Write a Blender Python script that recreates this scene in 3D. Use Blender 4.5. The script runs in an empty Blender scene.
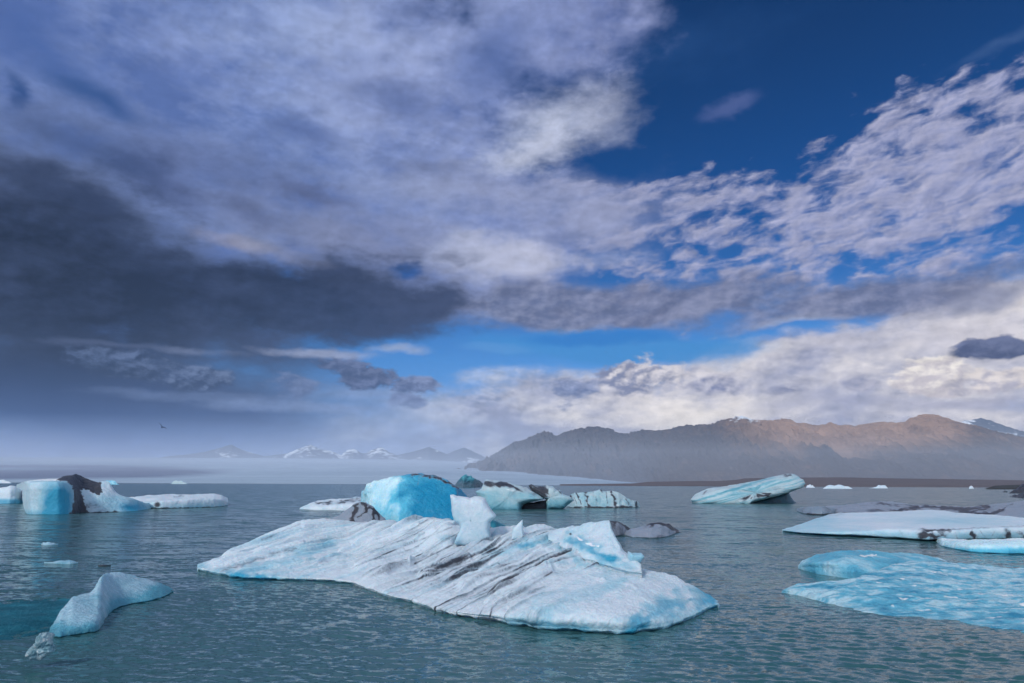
import bpy, math, random
import numpy as np
from mathutils import Matrix, Vector, Euler

R = math.radians
scene = bpy.context.scene
C = scene.collection
W_PX, H_PX, FPX = 1024.0, 683.0, 683.0

# ------------------------------------------------------------------ camera
PITCH = math.atan((484.0 - H_PX / 2) / FPX)
ROLL = R(0.25)
CAM_Z = 3.0
cam_d = bpy.data.cameras.new('camera')
cam_d.sensor_width = 36.0
cam_d.lens = FPX / W_PX * 36.0
cam_d.clip_start = 0.1
cam_d.clip_end = 60000.0
cam = bpy.data.objects.new('camera', cam_d)
C.objects.link(cam)
CAM_ROT = Euler((R(90) + PITCH, 0, 0)).to_matrix() @ Euler((0, 0, ROLL)).to_matrix()
cam.matrix_world = Matrix.Translation((0, 0, CAM_Z)) @ CAM_ROT.to_4x4()
scene.camera = cam
RM = np.array(CAM_ROT)

# ------------------------------------------------------------------ light
sun_az, sun_el = R(215.0), R(36.0)      # azimuth clockwise from +Y (the view direction)
sun_vec = Vector((math.sin(sun_az) * math.cos(sun_el), math.cos(sun_az) * math.cos(sun_el), math.sin(sun_el)))
sd = bpy.data.lights.new('sun', 'SUN')
sd.energy = 2.0
sd.angle = R(8.0)
sd.color = (1.0, 0.95, 0.88)
sun = bpy.data.objects.new('sun', sd)
C.objects.link(sun)
sun.rotation_euler = (-sun_vec).to_track_quat('-Z', 'Y').to_euler()

scene.view_settings.view_transform = 'Standard'
scene.view_settings.look = 'None'
scene.view_settings.exposure = 0.0
scene.view_settings.gamma = 1.0
scene.render.resolution_x, scene.render.resolution_y = 1024, 683


# ------------------------------------------------------------------ geometry of the view
def ray(px, py):
    """world direction (y = 1) through a photograph position; works on arrays"""
    px = np.asarray(px, float); py = np.asarray(py, float)
    c = np.stack([(px - W_PX / 2) / FPX, -(py - H_PX / 2) / FPX, -np.ones_like(px)], -1)
    w = c @ RM.T
    return w / w[..., 1:2]

def depth_water(px, py):
    return -CAM_Z / ray(px, py)[..., 2]

def at(px, py, Y):
    r = ray(px, py)
    return r * np.asarray(Y)[..., None] + np.array([0, 0, CAM_Z])

def azel(px, py):
    d = ray(px, py)
    d = d / np.linalg.norm(d)
    return math.degrees(math.atan2(d[0], d[1])), math.degrees(math.asin(d[2]))

def lin(r, g, b):
    f = lambda v: (v / 255 / 12.92) if v / 255 <= 0.04045 else ((v / 255 + 0.055) / 1.055) ** 2.4
    return (f(r), f(g), f(b), 1.0)


# ------------------------------------------------------------------ node helper
class NT:
    def __init__(self, tree):
        self.t = tree
        tree.nodes.clear()
    def n(self, kind, **kw):
        nd = self.t.nodes.new(kind)
        for k, v in kw.items():
            setattr(nd, k, v)
        return nd
    def put(self, sock, v):
        if isinstance(v, bpy.types.NodeSocket):
            self.t.links.new(v, sock)
        elif v is not None:
            sock.default_value = v
    def m(self, op, a, b=None, c=None, clamp=False):
        nd = self.n('ShaderNodeMath', operation=op, use_clamp=clamp)
        for i, v in enumerate((a, b, c)):
            if v is not None: self.put(nd.inputs[i], v)
        return nd.outputs[0]
    def v(self, op, a, b=None, s=None):
        nd = self.n('ShaderNodeVectorMath', operation=op)
        self.put(nd.inputs[0], a)
        if b is not None: self.put(nd.inputs[1], b)
        if s is not None: self.put(nd.inputs['Scale'], s)
        return nd.outputs['Value'] if op in ('LENGTH', 'DOT_PRODUCT', 'DISTANCE') else nd.outputs['Vector']
    def xyz(self, a):
        nd = self.n('ShaderNodeSeparateXYZ'); self.put(nd.inputs[0], a); return nd.outputs
    def rgb(self, a):
        nd = self.n('ShaderNodeSeparateColor'); self.put(nd.inputs[0], a); return nd.outputs
    def grey(self, a):
        nd = self.n('ShaderNodeCombineColor')
        for i in range(3): self.put(nd.inputs[i], a)
        return nd.outputs[0]
    def comb(self, x, y, z=0.0):
        nd = self.n('ShaderNodeCombineXYZ')
        for i, v in enumerate((x, y, z)): self.put(nd.inputs[i], v)
        return nd.outputs[0]
    def noise(self, vec, scale=1.0, detail=6.0, rough=0.5, lac=2.0, dist=0.0, out='Fac', typ='FBM'):
        nd = self.n('ShaderNodeTexNoise', noise_dimensions='3D', noise_type=typ)
        self.put(nd.inputs['Vector'], vec)
        for k, v in (('Scale', scale), ('Detail', detail), ('Roughness', rough), ('Lacunarity', lac), ('Distortion', dist)):
            self.put(nd.inputs[k], v)
        return nd.outputs[0 if out == 'Fac' else 1]
    def map(self, v, a, b, c=0.0, d=1.0, smooth=False):
        nd = self.n('ShaderNodeMapRange', interpolation_type='SMOOTHSTEP' if smooth else 'LINEAR')
        nd.clamp = True
        for i, x in enumerate((v, a, b, c, d)): self.put(nd.inputs[i], x)
        return nd.outputs[0]
    def mix(self, f, a, b, blend='MIX'):
        nd = self.n('ShaderNodeMix', data_type='RGBA', blend_type=blend)
        self.put(nd.inputs[0], f); self.put(nd.inputs[6], a); self.put(nd.inputs[7], b)
        return nd.outputs[2]
    def mapping(self, vec, loc=(0, 0, 0), rot=(0, 0, 0), scale=(1, 1, 1), kind='POINT'):
        nd = self.n('ShaderNodeMapping', vector_type=kind)
        self.put(nd.inputs[0], vec)
        nd.inputs['Location'].default_value = loc
        nd.inputs['Rotation'].default_value = rot
        nd.inputs['Scale'].default_value = scale
        return nd.outputs[0]
    def ramp(self, f, stops, interp='LINEAR'):
        nd = self.n('ShaderNodeValToRGB')
        cr = nd.color_ramp
        cr.interpolation = interp
        while len(cr.elements) < len(stops): cr.elements.new(0.5)
        for e, (p, c) in zip(cr.elements, stops):
            e.position = p; e.color = c
        self.put(nd.inputs[0], f)
        return nd.outputs[0]

scene.cycles.use_adaptive_sampling = True
scene.cycles.adaptive_threshold = 0.015
scene.cycles.adaptive_min_samples = 12
scene.cycles.use_denoising = True
scene.cycles.denoiser = 'OPENIMAGEDENOISE'
scene.cycles.max_bounces = 8
scene.cycles.diffuse_bounces = 2
scene.cycles.glossy_bounces = 2
scene.cycles.transmission_bounces = 6
scene.cycles.volume_bounces = 1
scene.cycles.sample_clamp_indirect = 4.0
# ------------------------------------------------------------------ sky and clouds (by direction only)
world = bpy.data.worlds.new('World')
scene.world = world
world.use_nodes = True
def build_sky():
    T = NT(world.node_tree)
    out = T.n('ShaderNodeOutputWorld')
    bg = T.n('ShaderNodeBackground')
    bg.inputs['Strength'].default_value = 1.0
    T.t.links.new(bg.outputs[0], out.inputs[0])
    sky = T.n('ShaderNodeTexSky', sky_type='NISHITA', sun_disc=False)
    sky.sun_elevation = sun_el
    sky.sun_rotation = sun_az
    sky.air_density = 1.0; sky.dust_density = 0.3; sky.ozone_density = 3.0
    D = T.v('NORMALIZE', T.n('ShaderNodeTexCoord').outputs['Generated'])
    x, y, z = T.xyz(D)
    A = T.m('MULTIPLY', T.m('ARCTAN2', x, y), 57.29578)
    E = T.m('MULTIPLY', T.m('ARCSINE', z), 57.29578)
    V = T.comb(A, E, 0.0)
    zz = T.m('ADD', T.m('MAXIMUM', z, 0.0), 0.10)
    Q = T.comb(T.m('DIVIDE', x, zz), T.m('DIVIDE', y, zz), 0.0)
    # several noises, all functions of the direction; floats only, to keep the node stack small
    nQ1 = T.rgb(T.noise(Q, 1.3, 7, 0.55, out='Color'))
    nQ2 = T.noise(T.v('ADD', Q, (7.3, 1.9, 0)), 4.2, 6, 0.55)
    nV1 = T.rgb(T.noise(T.comb(T.m('MULTIPLY', A, 0.055), T.m('MULTIPLY', E, 0.11)), 1.0, 8, 0.56, out='Color'))
    nV2 = T.rgb(T.noise(T.comb(T.m('MULTIPLY_ADD', A, 0.20, 3), T.m('MULTIPLY_ADD', E, 0.38, 5), 2.0), 1.0, 7, 0.58, out='Color'))
    b0 = T.noise(T.comb(T.m('MULTIPLY_ADD', A, 0.16, 1), T.m('MULTIPLY_ADD', E, 0.28, 9), 4.0), 1.0, 7, 0.6)
    b1 = T.noise(T.comb(T.m('MULTIPLY_ADD', A, 0.16, 0.94), T.m('MULTIPLY_ADD', E, 0.28, 9.1), 4.0), 1.0, 7, 0.6)
    relief = T.m('SUBTRACT', b0, b1)
    def puff(da, de):
        n1 = T.noise(T.comb(T.m('MULTIPLY_ADD', AS_, 0.42, da), T.m('MULTIPLY_ADD', ES_, 0.62, de), 8.0), 1.0, 4.5, 0.55)
        return T.m('MULTIPLY', T.m('ABSOLUTE', T.m('SUBTRACT', n1, 0.5)), 2.0)
    AS_, ES_ = A, E
    p0 = puff(0, 0)
    pr = T.m('SUBTRACT', puff(-0.10, 0.16), p0)
    cn = T.m('SUBTRACT', nV1[2], 0.5)
    cf = T.m('SUBTRACT', nV2[2], 0.5)
    cq = T.m('SUBTRACT', nQ1[2], 0.5)
    s2a = T.m('MULTIPLY', T.m('SUBTRACT', nV2[0], 0.5), 2.6)
    s2e = T.m('MULTIPLY', T.m('SUBTRACT', nV2[1], 0.5), 1.4)
    AS, ES = T.m('ADD', A, s2a), T.m('ADD', E, s2e)
    AW = T.m('MULTIPLY_ADD', T.m('SUBTRACT', nV1[0], 0.5), 10.0, AS)
    EW = T.m('MULTIPLY_ADD', T.m('SUBTRACT', nV1[1], 0.5), 5.5, ES)

    def local(px, py, rx, ry, rot, warp):
        a, e = azel(px, py)
        ax, _ = azel(px + 10, py); _, ey = azel(px, py - 10)
        sx, sy = abs(ax - a) / 10 * rx, abs(ey - e) / 10 * ry
        c, s = math.cos(R(rot)), math.sin(R(rot))
        p, q = (AW, EW) if warp else (AS, ES)
        u = T.m('MULTIPLY_ADD', q, s / sx, T.m('MULTIPLY_ADD', p, c / sx, -(a * c + e * s) / sx))
        v = T.m('MULTIPLY_ADD', q, c / sy, T.m('MULTIPLY_ADD', p, -s / sy, (a * s - e * c) / sy))
        return u, v

    def mask(px, py, rx, ry, rot=0.0, soft=0.8, k=0.6, kf=0.6, warp=True, uv=None, kp=0.0):
        u, v = uv if uv else local(px, py, rx, ry, rot, warp)
        d = T.m('SQRT', T.m('MULTIPLY_ADD', v, v, T.m('MULTIPLY', u, u)))
        d = T.m('SUBTRACT', 1.0, d)
        d = T.m('MULTIPLY_ADD', cn, k * 2, d)
        d = T.m('MULTIPLY_ADD', cf, kf * 2, d)
        if kp: d = T.m('MULTIPLY_ADD', p0, -kp, d)
        return T.map(d, 0.0, soft, smooth=True)

    # clear blue: the sky texture, deepened as a polarised sky is
    tint = T.ramp(T.map(E, 0, 34), [(0.0, (0.80, 0.72, 1.0, 1)), (0.14, (0.42, 0.62, 1.0, 1)), (0.30, (0.25, 0.60, 1.0, 1)),
                                    (0.62, (0.0, 0.28, 0.64, 1)), (1.0, (0.0, 0.21, 0.48, 1))])
    col = T.mix(1.0, T.mix(1.0, sky.outputs[0], tint, 'MULTIPLY'), (0.1, 0.1, 0.1, 1), 'MULTIPLY')

    def lay(col, m, rgb, op=1.0, rgb2=None, vary=None):
        f = T.m('MULTIPLY', m, op) if op != 1.0 else m
        c = lin(*rgb)
        if rgb2:
            c = T.mix(T.map(vary if vary is not None else nV2[0], 0.36, 0.66), lin(*rgb2), c)
        return T.mix(f, col, c)

    def mul(a, b): return T.m('MULTIPLY', a, b)

    # faint veil in the blue
    veil = mul(mask(640, 60, 200, 60, 0, 1.2, 1.0, 0.6), 0.18)
    col = T.mix(veil, col, lin(60, 110, 180))
    # altocumulus: mottled field, coverage from a mask, cells in layer space
    ca, sa = math.cos(R(8)), math.sin(R(8))
    ra = T.m('MULTIPLY_ADD', ES, sa, T.m('MULTIPLY', AS, ca))
    re = T.m('MULTIPLY_ADD', ES, ca, T.m('MULTIPLY', AS, -sa))
    def cells(da, de):
        return T.noise(T.comb(T.m('MULTIPLY_ADD', ra, 0.36, da), T.m('MULTIPLY_ADD', re, 0.78, de), 6.0), 1.0, 5, 0.52)
    cell, cell2 = cells(0, 0), cells(-0.06, 0.14)
    cover = T.m('MAXIMUM', mask(850, 210, 500, 140, 12, 0.8, 0.3, 0.3),
                mul(mask(930, 165, 260, 80, 18, 0.9, 0.3, 0.3), 0.85))
    cover = T.m('MAXIMUM', cover, mask(700, 228, 210, 92, 5, 0.5, 0.25, 0.25))
    cover = T.m('MAXIMUM', cover, mask(630, 225, 210, 85, 0, 0.7, 0.3, 0.3))
    cover = T.m('MAXIMUM', cover, mul(mask(960, 260, 200, 36, 8, 0.9, 0.3, 0.3), 0.75))
    amask = T.map(T.m('ADD', T.m('MULTIPLY_ADD', cn, 0.55, cell), T.m('MULTIPLY', T.m('SUBTRACT', cover, 0.80), 0.36)), 0.40, 0.66, smooth=True)
    amask = mul(amask, T.map(cover, 0.02, 0.3))
    acol = T.mix(T.map(T.m('SUBTRACT', cell, cell2), -0.26, 0.26), lin(106, 122, 174), lin(196, 194, 216))
    acol = T.mix(T.map(A, 2, 30), T.mix(0.4, acol, lin(140, 146, 180)), acol)
    col = T.mix(mul(amask, 0.93), col, acol)
    col = lay(col, mask(735, 105, 60, 14, 10, 0.9, 0.6, 0.8), (90, 105, 160), 0.6)
    col = lay(col, mask(985, 45, 60, 12, 25, 1.2, 0.6, 0.8), (70, 100, 150), 0.5)

    # high sheet on the left
    sheet = T.m('MAXIMUM', mask(240, 80, 400, 200, -6, 0.34, 0.35, 0.25), mask(560, 0, 120, 130, 0, 0.5, 0.3, 0.3))
    sheet = T.m('MAXIMUM', sheet, mask(420, 240, 210, 90, 0, 0.4, 0.25, 0.25))
    sheet = T.m('MAXIMUM', sheet, mask(90, 160, 330, 300, 0, 0.4, 0.2, 0.2))
    scol = T.mix(T.map(T.m('ADD', T.m('ADD', cn, cf), T.m('MULTIPLY', cq, 0.6)), -0.22, 0.25), lin(94, 112, 166), lin(150, 160, 202))
    col = T.mix(sheet, col, scol)
    for (px, py, rx, ry, rot, so, k, kf, c, op) in [
        (40, 30, 170, 70, -20, 1.1, 0.7, 0.3, (72, 98, 158), 0.85),
        (340, 20, 130, 90, 10, 1.1, 0.6, 0.4, (166, 172, 208), 0.75),
        (200, 60, 110, 50, -20, 1.1, 0.6, 0.5, (140, 150, 196), 0.6),
        (330, 85, 150, 60, 0, 1.1, 0.6, 0.5, (160, 166, 204), 0.7),
        (540, 25, 110, 60, 0, 1.1, 0.6, 0.5, (128, 142, 190), 0.7),
        (500, 70, 60, 50, 20, 1.0, 0.6, 0.6, (92, 112, 168), 0.75),
        (390, 95, 70, 24, -5, 0.9, 0.7, 0.8, (92, 108, 158), 0.75),
        (300, 128, 50, 16, -5, 0.9, 0.7, 0.8, (88, 102, 150), 0.7),
        (420, 12, 60, 24, 0, 1.0, 0.7, 0.8, (110, 124, 172), 0.6),
        (105, 90, 100, 26, -18, 0.9, 0.6, 0.6, (44, 78, 134), 0.85),
        (5, 75, 22, 34, 0, 0.9, 0.6, 0.6, (38, 72, 128), 0.85),
        (560, 125, 110, 44, 8, 1.1, 0.6, 0.6, (200, 205, 228), 0.85),
        (520, 150, 90, 26, 8, 1.0, 0.7, 0.7, (206, 208, 226), 0.7),
        (460, 190, 170, 40, 0, 1.1, 0.6, 0.6, (146, 152, 186), 0.8),
        (590, 215, 130, 66, 0, 1.1, 0.6, 0.5, (150, 157, 192), 0.9),
        (430, 160, 80, 22, 0, 1.0, 0.7, 0.7, (112, 120, 156), 0.6),
        (230, 170, 220, 60, -10, 1.1, 0.7, 0.6, (98, 108, 150), 0.85),
        (330, 235, 180, 50, -8, 1.1, 0.6, 0.6, (128, 130, 160), 0.8),
        (520, 262, 90, 26, 0, 0.9, 0.4, 0.6, (196, 196, 216), 0.95),
        (470, 262, 80, 26, 0, 0.9, 0.4, 0.6, (178, 180, 206), 0.7),
        (600, 258, 100, 16, 3, 1.0, 0.6, 0.8, (150, 160, 196), 0.6),
        (160, 180, 90, 34, -12, 1.0, 0.7, 0.8, (76, 84, 122), 0.8),
        (320, 190, 60, 18, -10, 0.9, 0.7, 0.8, (88, 92, 126), 0.7),
        (260, 205, 50, 16, -10, 0.9, 0.7, 0.8, (84, 90, 124), 0.6),
        (80, 140, 180, 50, -12, 1.1, 0.6, 0.6, (62, 78, 122), 0.85),
        (40, 190, 240, 60, -12, 1.2, 0.6, 0.6, (40, 50, 80), 0.85),
    ]:
        col = lay(col, mask(px, py, rx, ry, rot, so, k, kf), c, op)

    col = T.mix(T.map(E, 9.0, 1.5, smooth=True), col, lin(150, 164, 204))
    # low bright bank on the right
    bank = T.m('MAXIMUM', mask(830, 385, 270, 64, 4, 0.3, 0.25, 0.35), mask(980, 335, 190, 62, 6, 0.3, 0.3, 0.35))
    bank = T.m('MAXIMUM', bank, mask(560, 415, 190, 48, 0, 0.45, 0.2, 0.3))
    bank = T.m('MAXIMUM', bank, mask(760, 440, 560, 42, 0, 0.5, 0.2, 0.2))
    bcol = T.mix(T.map(T.m('ADD', T.m('ADD', cn, cf), T.m('MULTIPLY', relief, 1.0)), -0.2, 0.22), lin(160, 164, 190), lin(228, 222, 224))
    col = T.mix(bank, col, bcol)
    for (px, py, rx, ry, rot, so, k, kf, c, op) in [
        (700, 410, 140, 18, 0, 0.8, 0.4, 0.4, (246, 238, 232), 0.95),
        (610, 350, 90, 6, 3, 1.0, 0.6, 0.8, (120, 160, 212), 0.25),
        (740, 360, 100, 12, 6, 0.8, 0.4, 0.6, (214, 210, 214), 0.8),
        (960, 330, 110, 26, 3, 1.0, 0.6, 0.6, (206, 202, 212), 0.8),
        (830, 345, 90, 16, 5, 1.0, 0.6, 0.8, (196, 194, 208), 0.8),
        (830, 405, 130, 12, 0, 0.9, 0.5, 0.6, (164, 166, 190), 0.7),
        (960, 408, 110, 12, 0, 0.9, 0.5, 0.6, (168, 168, 190), 0.75),
        (800, 322, 80, 10, 3, 0.8, 0.5, 0.8, (198, 200, 216), 0.7),
    ]:
        col = lay(col, mask(px, py, rx, ry, rot, so, k, kf), c, op)
    # grey band above the gap
    band = T.m('MAXIMUM', mask(620, 304, 250, 32, -1, 0.5, 0.25, 0.45), mask(860, 300, 230, 30, 3, 0.6, 0.3, 0.45))
    col = T.mix(mul(band, 0.93), col, T.mix(T.map(relief, -0.06, 0.07), lin(104, 112, 146), lin(134, 138, 166)))
    col = lay(col, mask(985, 296, 80, 14, 6, 0.9, 0.5, 0.6), (146, 150, 176), 0.7)
    # opening with clear blue in it, above the low bank, and the small one
    def blue(px, py, rx, ry, rot, so, k, kf, op=1.0, c=(54, 138, 212)):
        return mul(mask(px, py, rx, ry, rot, so, k, kf), op), lin(*c)
    for b in (blue(610, 350, 175, 24, -3, 0.5, 0.25, 0.4, 0.95, (62, 140, 208)), blue(600, 338, 110, 12, 0, 0.7, 0.2, 0.4, 0.9, (40, 122, 200)),
              blue(402, 272, 28, 8, 0, 0.7, 0.3, 0.6, 0.9, (24, 86, 160)), blue(500, 352, 60, 10, 0, 0.8, 0.3, 0.5, 0.7, (90, 150, 212))):
        col = T.mix(b[0], col, b[1])
    # low cumulus: each with a lit and a shaded side
    def cumulus(col, px, py, rx, ry, rot, dark, light, so=0.40, k=0.9, kf=1.3, op=1.0, lo=-0.13, hi=0.15, lx=0.5, ly=0.8):
        u, v_ = local(px, py, rx, ry, rot, False)
        side = T.m('ADD', T.m('MULTIPLY', u, lx), T.m('MULTIPLY', v_, ly))
        f = T.map(T.m('MULTIPLY_ADD', side, 0.10, T.m('MULTIPLY_ADD', relief, 0.6, T.m('MULTIPLY', pr, 0.55))), lo, hi, smooth=True)
        m = mask(px, py, rx, ry, rot, so * 0.8, k, kf, uv=(u, v_), kp=0.7)
        return T.mix(mul(m, op), col, T.mix(f, lin(*dark), lin(*light)))
    col = cumulus(col, 650, 378, 60, 19, 0, (128, 134, 164), (222, 216, 220), lx=1.4, ly=0.5)
    col = cumulus(col, 560, 388, 46, 14, 0, (96, 112, 154), (150, 158, 190), so=0.7, k=1.1, kf=1.7)
    col = cumulus(col, 715, 386, 42, 13, 0, (124, 130, 164), (196, 194, 208), so=0.9, k=1.2, kf=1.8)
    col = cumulus(col, 785, 388, 34, 9, 0, (140, 144, 174), (190, 190, 206), so=0.9, k=1.2, kf=1.8)
    col = cumulus(col, 925, 374, 42, 24, 0, (206, 198, 204), (252, 244, 236), lx=0, ly=1.2)
    col = cumulus(col, 1010, 380, 50, 16, 0, (180, 176, 190), (232, 222, 218), lx=0, ly=1.2)
    col = cumulus(col, 860, 384, 26, 12, 0, (150, 154, 182), (186, 184, 200), so=0.5)
    col = cumulus(col, 990, 350, 50, 11, -4, (72, 82, 118), (104, 112, 146), so=0.5)

    # storm cloud on the left, its rain veil and the ragged lower clouds
    storm = T.m('MAXIMUM', mask(40, 275, 460, 130, -7, 0.6, 0.35, 0.45), mask(290, 300, 240, 60, 2, 0.5, 0.35, 0.6))
    storm = T.m('MAXIMUM', storm, mask(0, 240, 260, 150, -12, 1.3, 0.4, 0.4))
    stc = T.mix(T.map(T.m('ADD', T.m('ADD', cn, cf), T.m('MULTIPLY', relief, 0.8)), -0.15, 0.17), lin(12, 23, 44), lin(48, 58, 88))
    stc = T.mix(T.map(A, -36, 0), stc, T.mix(0.6, stc, lin(60, 72, 108)))
    col = T.mix(mul(storm, 0.97), col, stc)
    rain = mask(120, 400, 420, 84, -2, 0.7, 0.12, 0.12)
    rc = T.ramp(T.map(E, 0.5, 9.0), [(0.0, lin(110, 136, 186)), (0.2, lin(84, 112, 168)), (0.5, lin(44, 66, 110)), (1.0, lin(26, 38, 64))])
    rc = T.mix(T.map(A, -34, 2), rc, T.mix(0.55, rc, lin(124, 140, 184)))
    col = T.mix(mul(rain, 0.96), col, rc)
    for (px, py, rx, ry, rot, so, k, kf, c, op) in [
        (235, 243, 60, 12, -10, 1.1, 0.5, 0.6, (170, 156, 166), 0.62),
        (270, 250, 80, 10, -8, 1.1, 0.5, 0.6, (150, 144, 162), 0.5),
        (190, 352, 70, 5, 0, 1.0, 0.5, 0.8, (120, 126, 154), 0.6),
        (330, 354, 75, 7, 0, 0.9, 0.5, 0.8, (168, 168, 192), 0.75),
        (400, 350, 40, 6, 0, 0.9, 0.4, 0.8, (190, 192, 212), 0.6),
        (365, 395, 90, 14, 0, 1.0, 0.4, 0.6, (150, 158, 188), 0.5),
        (210, 396, 130, 7, 1, 0.9, 0.5, 0.8, (104, 118, 154), 0.6),
        (330, 408, 120, 9, 0, 0.9, 0.5, 0.8, (140, 152, 188), 0.6),
        (110, 345, 90, 5, 2, 0.9, 0.5, 0.8, (92, 100, 130), 0.5),
    ]:
        col = lay(col, mask(px, py, rx, ry, rot, so, k, kf, warp=False), c, op)
    col = cumulus(col, 130, 362, 60, 18, 0, (44, 58, 88), (92, 104, 136), so=0.6)
    col = cumulus(col, 200, 372, 60, 17, 0, (52, 66, 98), (106, 118, 150), so=0.6)
    col = cumulus(col, 360, 374, 42, 18, 0, (72, 86, 122), (108, 118, 154), so=0.45)
    col = cumulus(col, 425, 385, 32, 14, 0, (88, 102, 140), (134, 144, 180), so=0.45)
    col = cumulus(col, 405, 402, 26, 9, 0, (104, 118, 158), (126, 138, 176), so=0.6)
    col = cumulus(col, 300, 385, 50, 12, 0, (92, 106, 144), (116, 128, 164), so=0.7)
    col = cumulus(col, 480, 400, 46, 12, 0, (140, 150, 184), (186, 190, 212), so=0.7)
    col = lay(col, mask(440, 425, 130, 26, 0, 1.0, 0.3, 0.3), (164, 176, 208), 0.55)

    # the rest of the sky, beside, above and behind the photographer: broken bright cloud
    front = T.map(T.v('DOT_PRODUCT', D, tuple(ray(512, 300) / np.linalg.norm(ray(512, 300)))), 0.60, 0.74, smooth=True)
    cl = T.map(T.m('ADD', nQ1[0], T.m('MULTIPLY', nQ2, 0.4)), 0.56, 0.86, smooth=True)
    rest = T.mix(cl, T.mix(1.0, sky.outputs[0], (0.07, 0.10, 0.12, 1), 'MULTIPLY'), (0.80, 0.86, 0.98, 1))
    # light relief over all the clouds
    cc = T.rgb(col)
    cloudy = T.map(T.m('DIVIDE', cc[0], cc[2]), 0.16, 0.42)
    nF = T.noise(T.comb(T.m('MULTIPLY_ADD', AS, 0.55, 4), T.m('MULTIPLY_ADD', ES, 0.95, 2), 11.0), 1.0, 7, 0.62)
    tx = T.m('MULTIPLY_ADD', T.m('SUBTRACT', nF, 0.5), 0.62, T.m('MULTIPLY', relief, 0.8))
    col = T.mix(1.0, col, T.grey(T.m('MULTIPLY_ADD', tx, cloudy, 1.0)), 'MULTIPLY')
    col = T.mix(T.map(A, 10, -20), col, T.mix(1.0, col, (0.86, 0.98, 1.04, 1), 'MULTIPLY'))
    T.put(bg.inputs['Color'], col)
    bg2 = T.n('ShaderNodeBackground'); T.put(bg2.inputs['Color'], rest)
    bg3 = T.n('ShaderNodeBackground'); bg3.inputs['Color'].default_value = (0.10, 0.14, 0.18, 1)
    mx = T.n('ShaderNodeMixShader'); T.put(mx.inputs[0], front)
    T.t.links.new(bg2.outputs[0], mx.inputs[1]); T.t.links.new(bg.outputs[0], mx.inputs[2])
    mx2 = T.n('ShaderNodeMixShader'); T.put(mx2.inputs[0], T.map(E, -1.5, -0.3))
    T.t.links.new(bg3.outputs[0], mx2.inputs[1]); T.t.links.new(mx.outputs[0], mx2.inputs[2])
    T.t.links.new(mx2.outputs[0], out.inputs[0])
    world.cycles.sampling_method = 'MANUAL'
    world.cycles.sample_map_resolution = 512
build_sky()
# ------------------------------------------------------------------ numpy noise and mesh helpers
_perm = np.random.RandomState(7).permutation(256)
_perm = np.concatenate([_perm, _perm, _perm])
_grad = np.random.RandomState(8).normal(size=(256, 3))
_grad /= np.linalg.norm(_grad, axis=1)[:, None]

def perlin(p):
    p = np.asarray(p, float)
    i = np.floor(p).astype(int); f = p - i
    i &= 255
    w = f * f * f * (f * (f * 6 - 15) + 10)
    r = 0
    for dx in (0, 1):
        for dy in (0, 1):
            for dz in (0, 1):
                h = _perm[_perm[_perm[i[..., 0] + dx] + i[..., 1] + dy] + i[..., 2] + dz]
                g = _grad[h]
                d = f - np.array([dx, dy, dz])
                wt = (w[..., 0] if dx else 1 - w[..., 0]) * (w[..., 1] if dy else 1 - w[..., 1]) * (w[..., 2] if dz else 1 - w[..., 2])
                r = r + wt * (g * d).sum(-1)
    return r * 1.5

def fbm(p, octaves=5, gain=0.5):
    a, s, r = 1.0, 1.0, 0
    for k in range(octaves):
        r = r + a * perlin(p * s + k * 13.7)
        a *= gain; s *= 2.03
    return r

def ridged(p, octaves=4, gain=0.5):
    a, s, r, t = 1.0, 1.0, 0, 0
    for k in range(octaves):
        r = r + a * (1 - 2 * np.abs(perlin(p * s + k * 9.1)))
        t += a; a *= gain; s *= 2.1
    return r / t

def sstep(a, b, x):
    t = np.clip((x - a) / (b - a), 0, 1)
    return t * t * (3 - 2 * t)

def project(P):
    c = (np.asarray(P) - np.array([0, 0, CAM_Z])) @ RM
    return W_PX / 2 + FPX * c[..., 0] / -c[..., 2], H_PX / 2 - FPX * c[..., 1] / -c[..., 2]

def grid_mesh(name, V, attrs=None, smooth=True, flip=False, wrap_u=False):
    """V: (nv, nu, 3) vertices"""
    nv, nu = V.shape[:2]
    me = bpy.data.meshes.new(name)
    idx = np.arange(nv * nu).reshape(nv, nu)
    if wrap_u: idx = np.concatenate([idx, idx[:, :1]], 1)
    q = np.stack([idx[:-1, :-1], idx[:-1, 1:], idx[1:, 1:], idx[1:, :-1]], -1).reshape(-1, 4)
    if flip: q = q[:, ::-1]
    me.vertices.add(nv * nu)
    me.vertices.foreach_set('co', V.reshape(-1).astype(np.float32))
    me.loops.add(len(q) * 4)
    me.loops.foreach_set('vertex_index', q.reshape(-1).astype(np.int32))
    me.polygons.add(len(q))
    me.polygons.foreach_set('loop_start', np.arange(0, len(q) * 4, 4, dtype=np.int32))
    me.update(calc_edges=True)
    if smooth:
        me.polygons.foreach_set('use_smooth', np.ones(len(q), bool))
    for k, a in (attrs or {}).items():
        at_ = me.attributes.new(k, 'FLOAT', 'POINT')
        at_.data.foreach_set('value', (np.zeros(V.shape[:2]) + np.clip(a, 0, 1)).reshape(-1).astype(np.float32))
    me.validate()
    return me

def obj(name, me, mat=None, parent=None, label=None, cat=None, group=None, kind=None):
    o = bpy.data.objects.new(name, me)
    C.objects.link(o)
    if mat and me: me.materials.append(mat)
    if parent: o.parent = parent
    if label: o['label'] = label
    if cat: o['category'] = cat
    if group: o['group'] = group
    if kind: o['kind'] = kind
    return o

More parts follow.
